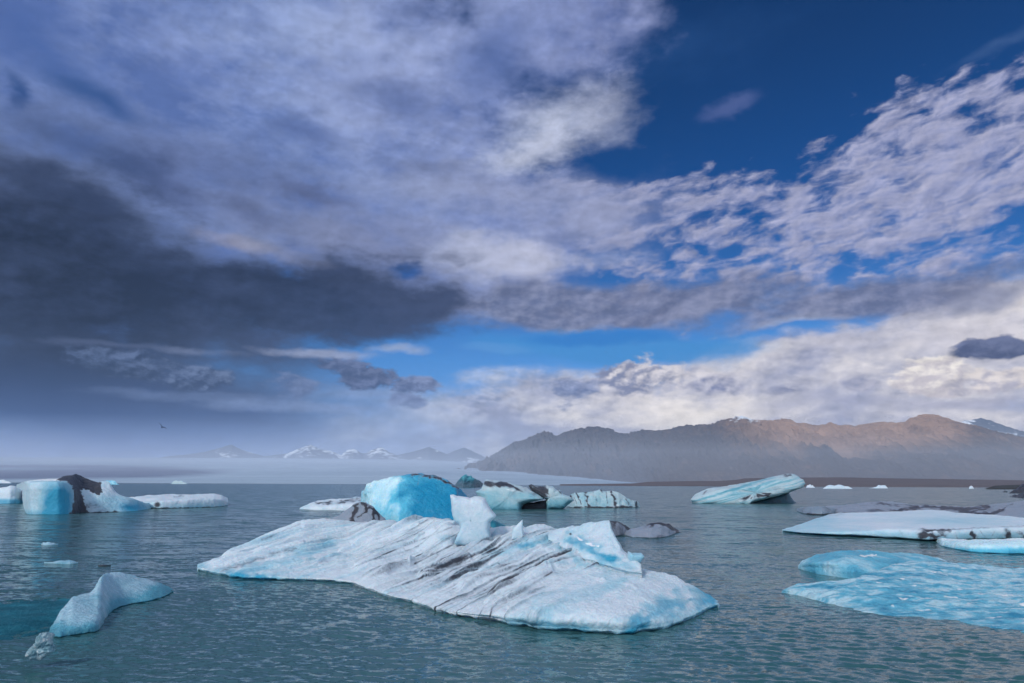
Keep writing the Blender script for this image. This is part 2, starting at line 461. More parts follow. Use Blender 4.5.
def resample(ctrl, n, axis, sharp=False, weights=None):
    """Catmull-Rom through control points along an axis (centripetal enough for our spacing)"""
    ctrl = np.moveaxis(np.asarray(ctrl, float), axis, 0)
    m = ctrl.shape[0]
    t = np.linspace(0, m - 1, n)
    if weights is not None:
        cw = np.concatenate([[0], np.cumsum(weights)]); t = np.interp(np.linspace(0, cw[-1], n), cw, np.arange(m))
    i = np.clip(np.floor(t).astype(int), 0, m - 2); f = t - i
    p0 = ctrl[np.clip(i - 1, 0, m - 1)]; p1 = ctrl[i]; p2 = ctrl[i + 1]; p3 = ctrl[np.clip(i + 2, 0, m - 1)]
    f = f.reshape(-1, *([1] * (ctrl.ndim - 1)))
    k = 0.18 if sharp else 0.42
    m1, m2 = (p2 - p0) * k, (p3 - p1) * k
    r = (2 * f**3 - 3 * f**2 + 1) * p1 + (f**3 - 2 * f**2 + f) * m1 + (-2 * f**3 + 3 * f**2) * p2 + (f**3 - f**2) * m2
    return np.moveaxis(r, 0, axis)

def interp_cols(cols, n, soft=0.016):
    """cols: rows of numbers with px first; resample linearly-smooth to n columns equally spaced in px"""
    a = np.array(cols, float)
    x = np.linspace(a[0, 0], a[-1, 0], n)
    # monotone-ish: dense linear then light smoothing keeps traced corners
    r = np.stack([np.interp(x, a[:, 0], a[:, k]) for k in range(a.shape[1])], -1)
    w = max(1, int(n * soft))
    ker = np.hanning(2 * w + 3); ker /= ker.sum()
    pad = len(ker) // 2
    rp = np.pad(r, ((pad, pad), (0, 0)), 'edge')
    out = np.stack([np.convolve(rp[:, k], ker, 'valid') for k in range(r.shape[1])], -1)
    out[:, 0] = x
    return out

def normals_of(V):
    du = np.gradient(V, axis=1); dv = np.gradient(V, axis=0)
    n = np.cross(du, dv)
    return n / (np.linalg.norm(n, axis=-1, keepdims=True) + 1e-12)

def berg(name, cols, nu, nv, mat, disp=None, paint=None, under=0.15, lip=0.04, back_h=0.25, end=0.6,
         sharp=False, parent=None, label=None, cat='iceberg', group=None, base=None, rough=0.0, rscale=1.0, zmode=False, soft=0.016):
    """An iceberg lofted across cross-sections.  Each column of the table is
       (px, y_front, y1, d1, y2, d2, ..., d_back): the front waterline, then the points of the profile as
       (height in the photograph, metres behind the front), then how far behind the back waterline lies.
       base = (depth) overrides the waterline depth (for parts standing on something)."""
    a = interp_cols(cols, nu, soft)
    px, yf = a[:, 0], a[:, 1]
    mids = (a.shape[1] - 3) // 2
    D0 = depth_water(px, yf) if base is None else np.full(nu, float(base)) if np.isscalar(base) else np.interp(px, *zip(*base))
    rows = []
    front = at(px, yf, D0)
    dirv = ray(px, np.full(nu, 484.0)); dirv[:, 2] = 0
    scale = (D0 / FPX)[:, None]
    zb = front[:, 2:3] * np.array([0, 0, 1.0]) if base is not None else 0
    low = front + dirv * under; low = low - np.array([0, 0, 1]) * 0.5
    rows.append(low)
    rows.append(front + dirv * under - np.array([0, 0, 0.06]))
    rows.append(front + np.array([0, 0, lip]))
    if zmode:      # the table gives the height of each profile point instead of its depth
        for k in range(mids):
            r_ = ray(px, a[:, 2 + 2 * k]); a[:, 3 + 2 * k] = np.maximum((a[:, 3 + 2 * k] - CAM_Z) / r_[:, 2] - D0, 0.02 * (k + 1))
        a[:, -1] += a[:, -2]
    for k in range(mids):
        rows.append(at(px, a[:, 2 + 2 * k], D0 + a[:, 3 + 2 * k]))
    last = rows[-1]
    db = a[:, -1]
    zl = last[:, 2]
    z0 = front[:, 2] if base is not None else np.zeros(nu)
    b = front + dirv * db[:, None]
    h = b.copy(); h[:, :2] = last[:, :2] * 0.35 + b[:, :2] * 0.65; h[:, 2] = z0 + (zl - z0) * (back_h + 0.35)
    b1 = b.copy(); b1[:, 2] = z0 - 0.12
    b2 = b.copy(); b2[:, 2] = z0 - 0.6
    rows += [h, b1, b2]
    G = np.stack(rows, 0)
    # drop the two ends under the water
    L = G[:, :1].copy(); Rr = G[:, -1:].copy()
    e = np.array([1.0, 0, 0]) * end * (D0[0] / FPX) * 2
    L = L * np.array([1, 1, 0.0]) + np.array([0, 0, 1]) * (np.minimum(L[..., 2:3], z0[0]) - 0.3) - e
    Rr = Rr * np.array([1, 1, 0.0]) + np.array([0, 0, 1]) * (np.minimum(Rr[..., 2:3], z0[-1]) - 0.3) + e * D0[-1] / D0[0]
    G = np.concatenate([L, G, Rr], 1)
    wts = [0.25, 0.4, 1.0] + [2.0] * (mids - 1) + [0.7, 0.4, 0.2]
    V = resample(G, nv, 0, sharp, wts)
    v = np.linspace(0, 1, nv)[:, None] * np.ones(V.shape[1]); u = np.linspace(0, 1, V.shape[1])[None] * np.ones((nv, 1))
    N = -normals_of(V)
    N = np.where((N[..., 2:3] < -0.5), -N, N) if False else N
    if rough:
        V = V + N * (rough * fbm(V * rscale, 6, 0.5))[..., None]
    if disp is not None:
        V = disp(V, N, u, v)
    X, Y = project(V)
    attrs = {'blue': np.zeros(u.shape), 'dirt': np.zeros(u.shape), 'rime_glint': np.zeros(u.shape)}
    if paint is not None:
        attrs.update(paint(V, X, Y, u, v))
    c = V.reshape(-1, 3).mean(0); c[2] = 0 if base is None else V[..., 2].min()
    V = V - c
    me = grid_mesh(name, V, attrs, flip=True)
    o = obj(name, me, mat, parent, label, cat if label else None, group)
    o.location = c
    return o
# ------------------------------------------------------------------ materials
def new_mat(name):
    m = bpy.data.materials.new(name); m.use_nodes = True
    T = NT(m.node_tree)
    o = T.n('ShaderNodeOutputMaterial'); p = T.n('ShaderNodeBsdfPrincipled')
    T.t.links.new(p.outputs[0], o.inputs[0])
    return m, T, p, o

def ice_material(name, white=(0.68, 0.76, 0.83), pale=(0.38, 0.61, 0.72), blue=(0.030, 0.33, 0.52), dirt=(0.026, 0.030, 0.037),
                 scale=1.0, speck=0.30, rough=0.38, bump=0.04, sss=0.35, strata=None, wet=0.0):
    m, T, p, o = new_mat(name)
    pos = T.n('ShaderNodeTexCoord').outputs['Object']
    ab = T.n('ShaderNodeAttribute', attribute_name='blue').outputs['Fac']
    ad = T.n('ShaderNodeAttribute', attribute_name='dirt').outputs['Fac']
    ar = T.n('ShaderNodeAttribute', attribute_name='rime_glint').outputs['Fac']
    n1 = T.noise(pos, 1.2 * scale, 8, 0.6)
    n2 = T.noise(pos, 9.0 * scale, 6, 0.65)
    n3 = T.noise(pos, 26.0 * scale, 4, 0.75)
    nn = T.m('ADD', T.m('MULTIPLY', T.m('SUBTRACT', n1, 0.5), 0.9), T.m('MULTIPLY', T.m('SUBTRACT', n2, 0.5), 0.7))
    bl = T.m('ADD', ab, T.m('MULTIPLY', nn, 0.55))
    c = T.ramp(bl, [(0.06, (*white, 1)), (0.42, (*pale, 1)), (0.95, (*blue, 1))])
    # granular surface: old ice is pitted and grainy
    g = T.map(n3, 0.35, 0.68)
    c = T.mix(T.m('MULTIPLY', g, speck), c, T.mix(0.35, c, (0.12, 0.32, 0.42, 1)))
    c = T.mix(T.map(T.m('ADD', ar, T.m('MULTIPLY', nn, 0.8)), 0.45, 0.75), c, (0.86, 0.90, 0.93, 1))
    ash = T.map(T.m('ADD', ad, T.m('MULTIPLY', nn, 0.5)), 0.10, 0.50)
    c = T.mix(T.m('MULTIPLY', ash, 0.6), c, (0.22, 0.26, 0.32, 1))
    dm = T.map(T.m('ADD', ad, T.m('MULTIPLY', T.m('ADD', nn, T.m('MULTIPLY', T.m('SUBTRACT', n3, 0.5), 0.5)), 0.75)), 0.36, 0.66)
    dcol = T.mix(n2, (*dirt, 1), (dirt[0] * 3.2, dirt[1] * 3.0, dirt[2] * 3.1, 1))
    c = T.mix(dm, c, dcol)
    T.put(p.inputs['Base Color'], c)
    T.put(p.inputs['Roughness'], T.map(n2, 0.3, 0.7, max(rough - 0.15, 0.05), rough + 0.15))
    p.inputs['IOR'].default_value = 1.31
    p.inputs['Subsurface Weight'].default_value = sss
    p.inputs['Subsurface Radius'].default_value = (0.25, 0.6, 0.8)
    p.inputs['Subsurface Scale'].default_value = 0.35
    b = T.n('ShaderNodeBump'); b.inputs['Strength'].default_value = 0.7; b.inputs['Distance'].default_value = bump
    T.put(b.inputs['Height'], T.m('ADD', T.m('MULTIPLY', n2, 1.6), T.m('MULTIPLY', n3, 0.8)))
    T.put(p.inputs['Normal'], b.outputs[0])
    return m

M_ICE = ice_material('granular_white_ice')
M_ICE_FAR = ice_material('far_ice', scale=0.45, bump=0.08)
M_PALE = ice_material('pale_green_ice', white=(0.50, 0.62, 0.66), pale=(0.24, 0.48, 0.56), blue=(0.02, 0.22, 0.32), scale=0.45, bump=0.08)
M_BLUE = ice_material('clear_blue_ice', white=(0.62, 0.84, 0.90), pale=(0.12, 0.52, 0.70), blue=(0.010, 0.25, 0.44), speck=0.10, rough=0.28, scale=0.5, bump=0.04, sss=0.5)
M_TEAL = ice_material('dark_teal_ice', white=(0.10, 0.38, 0.46), pale=(0.02, 0.18, 0.25), blue=(0.006, 0.07, 0.11), rough=0.3, scale=0.6)
M_SHELF = ice_material('drowned_teal_ice', white=(0.04, 0.22, 0.29), pale=(0.014, 0.13, 0.18), blue=(0.006, 0.075, 0.11), rough=0.5, speck=0.3, scale=0.8)
M_SHELF.node_tree.nodes['Principled BSDF'].inputs['Specular IOR Level'].default_value = 0.10
M_AWASH = ice_material('wet_blue_ice', white=(0.52, 0.76, 0.86), pale=(0.15, 0.50, 0.68), blue=(0.02, 0.26, 0.44), speck=0.6, rough=0.14, bump=0.09, sss=0.3)
M_WET = ice_material('wet_translucent_ice', white=(0.42, 0.62, 0.74), pale=(0.10, 0.36, 0.48), blue=(0.015, 0.13, 0.20), speck=0.6, rough=0.15, bump=0.06, sss=0.3)
M_DIRTY = ice_material('dirty_grey_ice', white=(0.28, 0.31, 0.38), pale=(0.20, 0.26, 0.32), blue=(0.05, 0.16, 0.2), dirt=(0.022, 0.024, 0.03), speck=0.4, scale=0.6, bump=0.06)

def water_material():
    m, T, p, o = new_mat('lagoon_water')
    pos = T.n('ShaderNodeNewGeometry').outputs['Position']
    n = T.noise(T.mapping(pos, scale=(0.03, 0.03, 1)), 1.0, 4, 0.5)
    T.put(p.inputs['Base Color'], T.mix(T.map(n, 0.35, 0.65), (0.034, 0.106, 0.116, 1), (0.048, 0.132, 0.144, 1)))
    p.inputs['IOR'].default_value = 1.333
    p.inputs['Specular IOR Level'].default_value = 0.5
    cd = T.n('ShaderNodeCameraData').outputs['View Distance']   # replaced below by plain world distance
    T.t.nodes.remove(cd.node)
    x, y, z = T.xyz(pos)
    r = T.m('SQRT', T.m('MULTIPLY_ADD', x, x, T.m('MULTIPLY', y, y)))
    # unresolved wavelets: slopes taken straight from noise, so they hold at any distance
    gust = T.map(T.noise(T.mapping(pos, rot=(0, 0, R(4)), scale=(0.03, 0.10, 1)), 1.0, 4, 0.6), 0.36, 0.62)
    f1 = T.rgb(T.noise(T.mapping(pos, rot=(0, 0, R(8)), scale=(3.2, 6.0, 1)), 1.0, 4, 0.62, out='Color'))
    f2 = T.rgb(T.noise(T.mapping(pos, rot=(0, 0, R(-5)), scale=(0.45, 1.7, 1)), 1.0, 5, 0.66, out='Color'))
    far = T.map(r, 14, 60)
    amp = T.m('MULTIPLY_ADD', gust, 0.5, 0.65)
    s1 = T.m('MULTIPLY', amp, 1.05)
    s2 = T.m('MULTIPLY', amp, T.m('MULTIPLY_ADD', far, 1.9, 0.25))
    def slope(i):
        q = T.m('MULTIPLY', T.m('SUBTRACT', f1[i], 0.5), s1)
        return T.m('MULTIPLY_ADD', T.m('SUBTRACT', f2[i], 0.5), s2, q)
    nrm = T.n('ShaderNodeNewGeometry').outputs['Normal']
    N = T.v('NORMALIZE', T.v('ADD', nrm, T.comb(slope(0), slope(1), 0.0)))
    T.put(p.inputs['Normal'], N)
    T.put(p.inputs['Roughness'], T.map(r, 10, 90, 0.08, 0.16))
    return m
M_WATER = water_material()

def rock_material(name, stops, scale=0.002, snow=None, bump=20.0):
    m, T, p, o = new_mat(name)
    pos = T.n('ShaderNodeNewGeometry').outputs['Position']
    x, y, z = T.xyz(pos)
    n1 = T.noise(pos, scale, 9, 0.62)
    n2 = T.noise(T.mapping(pos, scale=(1, 1, 3.5)), scale * 6, 8, 0.65)
    f = T.m('ADD', T.m('MULTIPLY', n1, 0.6), T.m('MULTIPLY', n2, 0.4))
    at_ = T.n('ShaderNodeAttribute', attribute_name='blue').outputs['Fac']
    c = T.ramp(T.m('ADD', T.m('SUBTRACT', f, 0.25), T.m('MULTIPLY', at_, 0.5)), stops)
    sn = T.n('ShaderNodeAttribute', attribute_name='rime_glint').outputs['Fac']
    c = T.mix(T.map(T.m('ADD', sn, T.m('MULTIPLY', T.m('SUBTRACT', n2, 0.5), 1.8)), 0.46, 0.62), c, (0.8, 0.84, 0.9, 1))
    T.put(p.inputs['Base Color'], c)
    p.inputs['Roughness'].default_value = 0.95
    b = T.n('ShaderNodeBump'); b.inputs['Strength'].default_value = 1.0; b.inputs['Distance'].default_value = bump
    T.put(b.inputs['Height'], T.m('ADD', n2, T.m('MULTIPLY', n1, 1.5)))
    T.put(p.inputs['Normal'], b.outputs[0])
    return m
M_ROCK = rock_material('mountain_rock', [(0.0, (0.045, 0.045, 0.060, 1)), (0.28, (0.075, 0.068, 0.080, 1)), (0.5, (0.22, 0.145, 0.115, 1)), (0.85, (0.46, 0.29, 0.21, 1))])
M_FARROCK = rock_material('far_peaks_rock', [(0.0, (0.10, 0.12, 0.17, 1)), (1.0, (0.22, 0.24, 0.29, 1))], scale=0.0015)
M_MORAINE = rock_material('moraine_gravel', [(0.0, (0.08, 0.07, 0.08, 1)), (1.0, (0.20, 0.15, 0.15, 1))], scale=0.02, bump=1.0)
M_DARKROCK = rock_material('dark_rock', [(0.0, (0.015, 0.016, 0.018, 1)), (1.0, (0.06, 0.06, 0.055, 1))], scale=0.8, bump=0.1)

def glacier_material():
    m, T, p, o = new_mat('glacier_ice')
    pos = T.n('ShaderNodeNewGeometry').outputs['Position']
    n1 = T.noise(T.mapping(pos, rot=(0, 0, R(12)), scale=(0.0006, 0.004, 0.01)), 1.0, 8, 0.6)
    n2 = T.noise(pos, 0.012, 6, 0.65)
    mo = T.n('ShaderNodeAttribute', attribute_name='dirt').outputs['Fac']
    f = T.m('ADD', T.m('MULTIPLY', n1, 0.7), T.m('MULTIPLY', n2, 0.3))
    c = T.ramp(f, [(0.3, (0.24, 0.33, 0.42, 1)), (0.55, (0.36, 0.45, 0.54, 1)), (0.7, (0.46, 0.54, 0.62, 1))])
    c = T.mix(T.map(T.m('ADD', mo, T.m('MULTIPLY', T.m('SUBTRACT', n1, 0.5), 0.9)), 0.4, 0.75), c, (0.15, 0.18, 0.27, 1))
    T.put(p.inputs['Base Color'], c)
    p.inputs['Roughness'].default_value = 0.8
    b = T.n('ShaderNodeBump'); b.inputs['Strength'].default_value = 1.0; b.inputs['Distance'].default_value = 12.0
    T.put(b.inputs['Height'], f)
    T.put(p.inputs['Normal'], b.outputs[0])
    return m
M_GLACIER = glacier_material()
# ------------------------------------------------------------------ lagoon
def build_water():
    th_f = np.radians(np.linspace(-50, 50, 1000))
    th_b = np.radians(np.linspace(50, 310, 90))[1:-1]
    th = np.concatenate([th_f, th_b])
    r1 = np.geomspace(5.0, 260.0, 820)
    r2 = np.geomspace(262.0, 16000.0, 70)
    rr = np.concatenate([[0.02, 1.5, 3.2], r1, r2])
    TH, RR = np.meshgrid(th, rr)
    X, Y = RR * np.sin(TH), RR * np.cos(TH)
    Z = np.zeros_like(X)
    rs = np.random.RandomState(3)
    wind = R(250)
    wx = X + 0.12 * np.sin(Y * 1.7 + 0.8 * X) ; wy = Y + 0.10 * np.sin(X * 1.3 - 0.6 * Y)
    for k in range(60):
        L = 0.13 * (0.44 / 0.13) ** (rs.rand() ** 1.0)
        a = wind + rs.normal() * 0.50
        amp = 0.0021 * (L / 0.5) ** 0.95
        ph = rs.rand() * 6.28
        s = (wx * math.cos(a) + wy * math.sin(a)) * 2 * math.pi / L + ph
        fade = 1 - sstep(0.18, 0.42, RR * 0.0049 / L)       # rings wider than the wave drop it
        Z += amp * fade * (np.sin(s) + 0.28 * np.cos(2 * s))
    patch = fbm(np.stack([X * 0.05, Y * 0.16, X * 0], -1), 3)
    Z *= np.clip(1.0 + 0.9 * patch + 0.25 * sstep(-5, 12, X), 0.45, 1.8)
    me = grid_mesh('lake', np.stack([X, Y, Z], -1), wrap_u=True, flip=False)
    obj('lake', me, M_WATER, kind='structure')
build_water()

# ------------------------------------------------------------------ far land
def ridge_land(name, crest, foot_y, foot_D, crest_D, nu, nv, mat, amp, scl, kind='structure', back=1500.0, shape=1.0, paint=None,
               mids=None, spur=0.0, seed=0.0, shift=0, yk=0.45):
    c = np.array(crest, float)
    x = np.linspace(c[0, 0], c[-1, 0], nu)
    cy = np.interp(x, c[:, 0], c[:, 1])
    cD = np.interp(x, c[:, 0], c[:, 2]) if c.shape[1] > 2 else np.full(nu, crest_D)
    fD = np.full(nu, foot_D) if np.isscalar(foot_D) else np.interp(x, *zip(*foot_D))
    crestP = at(x, cy, cD)
    v = np.linspace(0, 1.25, nv)
    s = v[:, None]
    D = fD + (cD - fD) * np.minimum(s, 1) + back * np.maximum(s - 1, 0) * 4
    dirv = ray(x, np.full(nu, 484.0))
    P = dirv[None] * D[..., None]
    prof = np.where(s <= 1, np.minimum(s, 1) ** shape, 1 - np.maximum(s - 1, 0) * 1.5)
    P[..., 2] = crestP[None, :, 2] * prof - 4 * (s <= 0)
    w = np.sin(np.pi * np.clip(s, 0, 1)) ** 0.8 + 0.10
    H = crestP[None, :, 2]
    q = np.stack([P[..., 0] * scl, P[..., 1] * scl * yk, np.full(D.shape, seed)], -1)
    q = q + 0.25 * np.stack([fbm(q * 1.3 + 5, 3), fbm(q * 1.3 + 9, 3), q[..., 0] * 0], -1)
    rd = ridged(q, 5, 0.55)
    P[..., 2] += amp * (rd - 0.55) * w + amp * 0.12 * fbm(q * 9, 4) * np.minimum(s * 6, 1)
    if spur:
        P[..., 2] += spur * w * ridged(np.stack([P[..., 0] * scl * 0.35 + P[..., 1] * scl * 0.12, P[..., 1] * 0, q[..., 2] + 3], -1), 2)
    P[-1, :, 2] = -5; P[0, :, 2] = -4
    X, Y = project(P)
    attrs = {'blue': np.zeros(D.shape), 'rime_glint': np.zeros(D.shape), 'dirt': np.zeros(D.shape)}
    if paint: attrs.update(paint(P, X, Y, s * np.ones_like(X)))
    me = grid_mesh(name, P, attrs, flip=False)
    return obj(name, me, mat, kind=kind)

# snowy peaks standing behind the ice cap
pk = [(-260, 470), (-120, 462), (0, 459), (60, 462), (150, 458), (200, 452), (215, 448), (228, 444.5), (240, 450), (262, 456), (285, 453), (297, 448), (308, 444.5), (318, 449),
      (330, 451), (340, 455), (345, 450), (352, 448.5), (362, 454), (372, 449), (380, 447), (388, 452), (396, 455), (410, 452), (420, 449), (428, 446.5), (436, 450), (446, 454),
      (455, 450), (463, 447.5), (470, 450), (476, 453), (482, 456), (500, 462), (560, 474), (620, 482)]
def pk_paint(P, X, Y, s):
    return {'rime_glint': 0.30 + 0.6 * fbm(P * 0.0016, 4) + 0.1 * (s - 0.5)}
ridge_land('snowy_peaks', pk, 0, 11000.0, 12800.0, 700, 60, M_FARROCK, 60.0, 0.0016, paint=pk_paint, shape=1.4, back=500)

# ice cap and outlet glacier running down to the lagoon
gl = [(-420, 455), (-200, 455), (-60, 457), (60, 457.5), (160, 458), (260, 458), (360, 459), (430, 460), (480, 463), (530, 467.5), (580, 473), (620, 479), (650, 483.0)]
def gl_paint(P, X, Y, s):
    band = np.exp(-((Y - (474 - 0.012 * (X - 60))) / 6.0) ** 2) * sstep(330, 120, X) * 1.0
    band2 = 0.6 * np.exp(-((Y - 466) / 2.5) ** 2) * sstep(240, 60, X)
    return {'dirt': band + band2}
ridge_land('glacier', gl, 0, [(-420, 2600.0), (400, 2300.0), (650, 2000.0)], 10500.0, 600, 140, M_GLACIER, 22.0, 0.0012, paint=gl_paint, shape=1.15, back=2000)

# far right snowy summit, behind the range
sp = [(930, 440), (955, 428), (972, 420.5), (980, 419.5), (990, 417.5), (1000, 420), (1012, 425), (1024, 429), (1060, 440), (1120, 432), (1180, 445), (1300, 460)]
ridge_land('snow_mountain', sp, 0, 7600.0, 8600.0, 300, 70, M_FARROCK, 110.0, 0.0016, shape=1.2, paint=lambda P, X, Y, s: {'rime_glint': 0.36 + 0.5 * fbm(P * 0.002, 4)})

# the brown range on the right
mt = [(440, 482), (470, 468), (484, 460), (512, 444.5), (530, 437), (544.5, 431), (550, 432.5), (557, 436), (572, 431), (589.5, 427.5), (600, 428), (612, 430), (620, 434.5), (627, 434.5), (642, 431),
      (657, 431), (682, 427.5), (698, 426), (712, 425), (722, 421.5), (732, 418.5), (747, 416.5), (755, 419.5), (762, 421), (778, 421), (789.5, 419), (795, 420.5), (802, 424), (812, 424.5), (822, 426.5), (834.5, 423.5), (846, 426),
      (857, 427), (872, 425), (892, 422.5), (903, 423.5), (912, 422.5), (918, 418.5), (927, 416), (942, 415), (954, 418.5), (968, 423), (982, 426), (1000, 431), (1024, 437.5), (1060, 444), (1110, 438), (1180, 446), (1280, 455), (1400, 470)]
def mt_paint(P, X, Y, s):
    sunlit = sstep(690, 800, X) * (1 - 0.75 * sstep(935, 985, X)) * sstep(0.25, 0.6, s)  # cloud shade on the left and sunshine on the right, put into the rock colour
    sunlit = sunlit + 0.25 * fbm(P * 0.0015, 4) * sunlit
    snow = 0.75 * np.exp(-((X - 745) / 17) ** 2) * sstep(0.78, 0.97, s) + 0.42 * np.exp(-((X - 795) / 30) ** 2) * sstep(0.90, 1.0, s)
    return {'blue': np.clip(sunlit * 1.2 + 0.15 * fbm(P * 0.004, 4), 0, 1), 'rime_glint': snow}
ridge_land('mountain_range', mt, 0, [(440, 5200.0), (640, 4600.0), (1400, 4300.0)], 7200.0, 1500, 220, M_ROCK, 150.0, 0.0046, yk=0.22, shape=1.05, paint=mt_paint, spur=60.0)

# low moraine shore in front of the range
mo = [(560, 484.2), (632, 483.4), (650, 481.8), (690, 481), (720, 481), (738, 479.6), (745, 478.3), (790, 477.6), (840, 477.2), (900, 478.4), (960, 479.2), (1024, 480.2), (1120, 480), (1400, 481)]
ridge_land('moraine_shore', mo, 0, 1500.0, 2000.0, 500, 30, M_MORAINE, 2.5, 0.02, shape=0.6, back=300)

# plain carrying the feet of the mountains and the glacier
P0 = np.array([[[-15000, 2600, 0.3], [15000, 1900, 0.3]], [[-15000, 15500, 0.5], [15000, 15500, 0.5]]], float)
obj('coastal_plain', grid_mesh('coastal_plain', P0, smooth=False), M_MORAINE, kind='structure')
# ------------------------------------------------------------------ icebergs
def strata_coord(V, strike, dip=0.0, warp=0.25, wscale=0.35):
    """distance across the bedding: strike = plan direction of the layers"""
    sx, sy = strike; L = math.hypot(sx, sy); n = np.array([sy / L, -sx / L, dip])
    return V @ n + warp * fbm(V * wscale, 3)

def seg_dist(X, Y, pts):
    """distance in the photograph's scale to a traced line"""
    d = np.full(X.shape, 1e9)
    for (x0, y0), (x1, y1) in zip(pts[:-1], pts[1:]):
        vx, vy = x1 - x0, y1 - y0
        t = np.clip(((X - x0) * vx + (Y - y0) * vy) / (vx * vx + vy * vy + 1e-9), 0, 1)
        d = np.minimum(d, np.hypot(X - x0 - t * vx, Y - y0 - t * vy))
    return d

def streak(X, Y, pts, w, torn=True):
    """band following a traced line, torn and of uneven width"""
    xs = [p[0] for p in pts]; ys = [p[1] for p in pts]
    r = w * 5.5
    m = (X > min(xs) - r) & (X < max(xs) + r) & (Y > min(ys) - r) & (Y < max(ys) + r)
    out = np.zeros(X.shape)
    if not m.any(): return out
    x, y = X[m], Y[m]
    ww = w
    if torn:
        q = np.stack([x * 0.22 / max(w, 0.6) ** 0.5, y * 0.30 / max(w, 0.6) ** 0.5, x * 0 + len(pts) + w], -1)
        ww = w * np.clip(1.0 + 0.9 * fbm(q * 1.1 + 3.1, 2), 0.25, 2.0)
        x, y = x + 0.9 * w * perlin(q * 1.3), y + 0.9 * w * perlin(q * 1.3 + 7.7)
    out[m] = np.exp(-(seg_dist(x, y, pts) / ww) ** 2)
    return out

def inside(X, Y, poly, soft=1.5, j=1.2):
    """1 inside a traced outline, with torn edges"""
    q = np.stack([X * 0.3, Y * 0.4, X * 0 + 2.2], -1)
    Xj, Yj = X + j * fbm(q, 3), Y + j * fbm(q + 5, 3)
    c = np.zeros(X.shape, bool)
    n = len(poly)
    for i in range(n):
        x0, y0 = poly[i]; x1, y1 = poly[(i + 1) % n]
        if y0 == y1: continue
        hit = ((y0 > Yj) != (y1 > Yj)) & (Xj < (x1 - x0) * (Yj - y0) / (y1 - y0) + x0)
        c ^= hit
    d = seg_dist(Xj, Yj, list(poly) + [poly[0]])
    return np.clip(0.5 + np.where(c, d, -d) / soft, 0, 1)

# ---- the big striated berg in front
main_root = bpy.data.objects.new('iceberg', None)
C.objects.link(main_root)
mc = at(np.array(460.0), np.array(590.0), depth_water(460.0, 590.0)); mc[2] = 0
main_root.location = mc
main_root['label'] = 'big white foreground iceberg with slanting grooves and a rounded blue-streaked right end'
main_root['category'] = 'iceberg'

body_cols = [
    # px, y_front, (shoulder y, d), (mid y, d), (crest y, d), back
    (198, 570.5, 568.5, 0.4, 567.0, 0.8, 566.0, 1.2, 1.8),
    (212, 574.0, 567.5, 0.6, 563.5, 1.4, 560.5, 2.0, 3.2),
    (228, 576.5, 568.0, 0.9, 560.0, 2.4, 554.5, 3.5, 5.0),
    (244, 579.5, 571.0, 0.6, 558.0, 3.2, 549.5, 5.0, 7.0),
    (270, 580.0, 572.0, 0.6, 550.0, 4.5, 535.5, 7.0, 9.5),
    (297, 580.8, 572.0, 0.8, 544.0, 5.2, 524.5, 8.5, 11.0),
    (304, 581.0, 572.0, 0.8, 543.0, 5.4, 522.5, 8.8, 11.5),
    (329, 581.8, 573.0, 0.8, 545.0, 5.4, 524.0, 9.0, 11.5),
    (350, 584.0, 575.0, 0.8, 547.0, 5.4, 524.5, 9.2, 12.0),
    (372, 592.0, 581.0, 0.8, 551.0, 5.4, 524.3, 9.6, 12.0),
    (392, 599.0, 588.0, 0.8, 555.0, 5.6, 525.0, 10.0, 12.5),
    (416, 604.0, 594.0, 0.7, 558.0, 5.6, 524.0, 10.0, 12.5),
    (426, 608.5, 598.0, 0.6, 558.5, 5.8, 522.5, 10.2, 12.7),
    (436, 612.0, 601.0, 0.6, 560.0, 5.8, 520.0, 10.0, 12.5),
    (447, 615.0, 603.0, 0.6, 561.0, 5.8, 520.5, 9.8, 12.2),
    (456, 616.5, 604.4, 0.58, 562.0, 5.8, 531.0, 9.2, 11.8),
    (462, 617.5, 605.0, 0.54, 562.0, 5.8, 531.5, 9.2, 11.8),
    (480, 620.0, 606.8, 0.43, 563.0, 5.6, 531.0, 9.2, 11.8),
    (495, 622.0, 607.3, 0.39, 564.0, 5.4, 533.0, 9.0, 11.5),
    (515, 626.5, 609.0, 0.3, 565.0, 5.0, 531.0, 9.0, 11.3),
    (540, 630.0, 608.0, 0.34, 565.0, 4.6, 530.5, 9.2, 11.4),
    (556, 631.5, 608.0, 0.38, 565.0, 4.3, 532.0, 9.0, 11.2),
    (580, 632.8, 608.0, 0.38, 566.0, 4.2, 541.0, 7.8, 10.4),
    (600, 634.0, 609.0, 0.38, 567.0, 4.1, 556.0, 6.0, 9.0),
    (621, 635.0, 610.0, 0.38, 568.5, 4.0, 568.5, 4.9, 7.6),
    (640, 633.5, 611.0, 0.38, 571.0, 3.8, 571.0, 4.5, 6.8),
    (661, 630.0, 613.0, 0.34, 576.5, 3.4, 577.0, 4.1, 6.0),
    (682, 624.0, 611.7, 0.45, 583.0, 2.6, 583.0, 3.3, 5.0),
    (697, 617.0, 608.0, 0.48, 590.0, 1.8, 589.5, 2.4, 3.8),
    (709, 610.0, 605.5, 0.4, 599.0, 1.0, 597.5, 1.5, 2.4),
    (718, 607.5, 606.0, 0.2, 604.5, 0.5, 604.0, 0.7, 1.0),
]
STR = (5.2, 6.0)
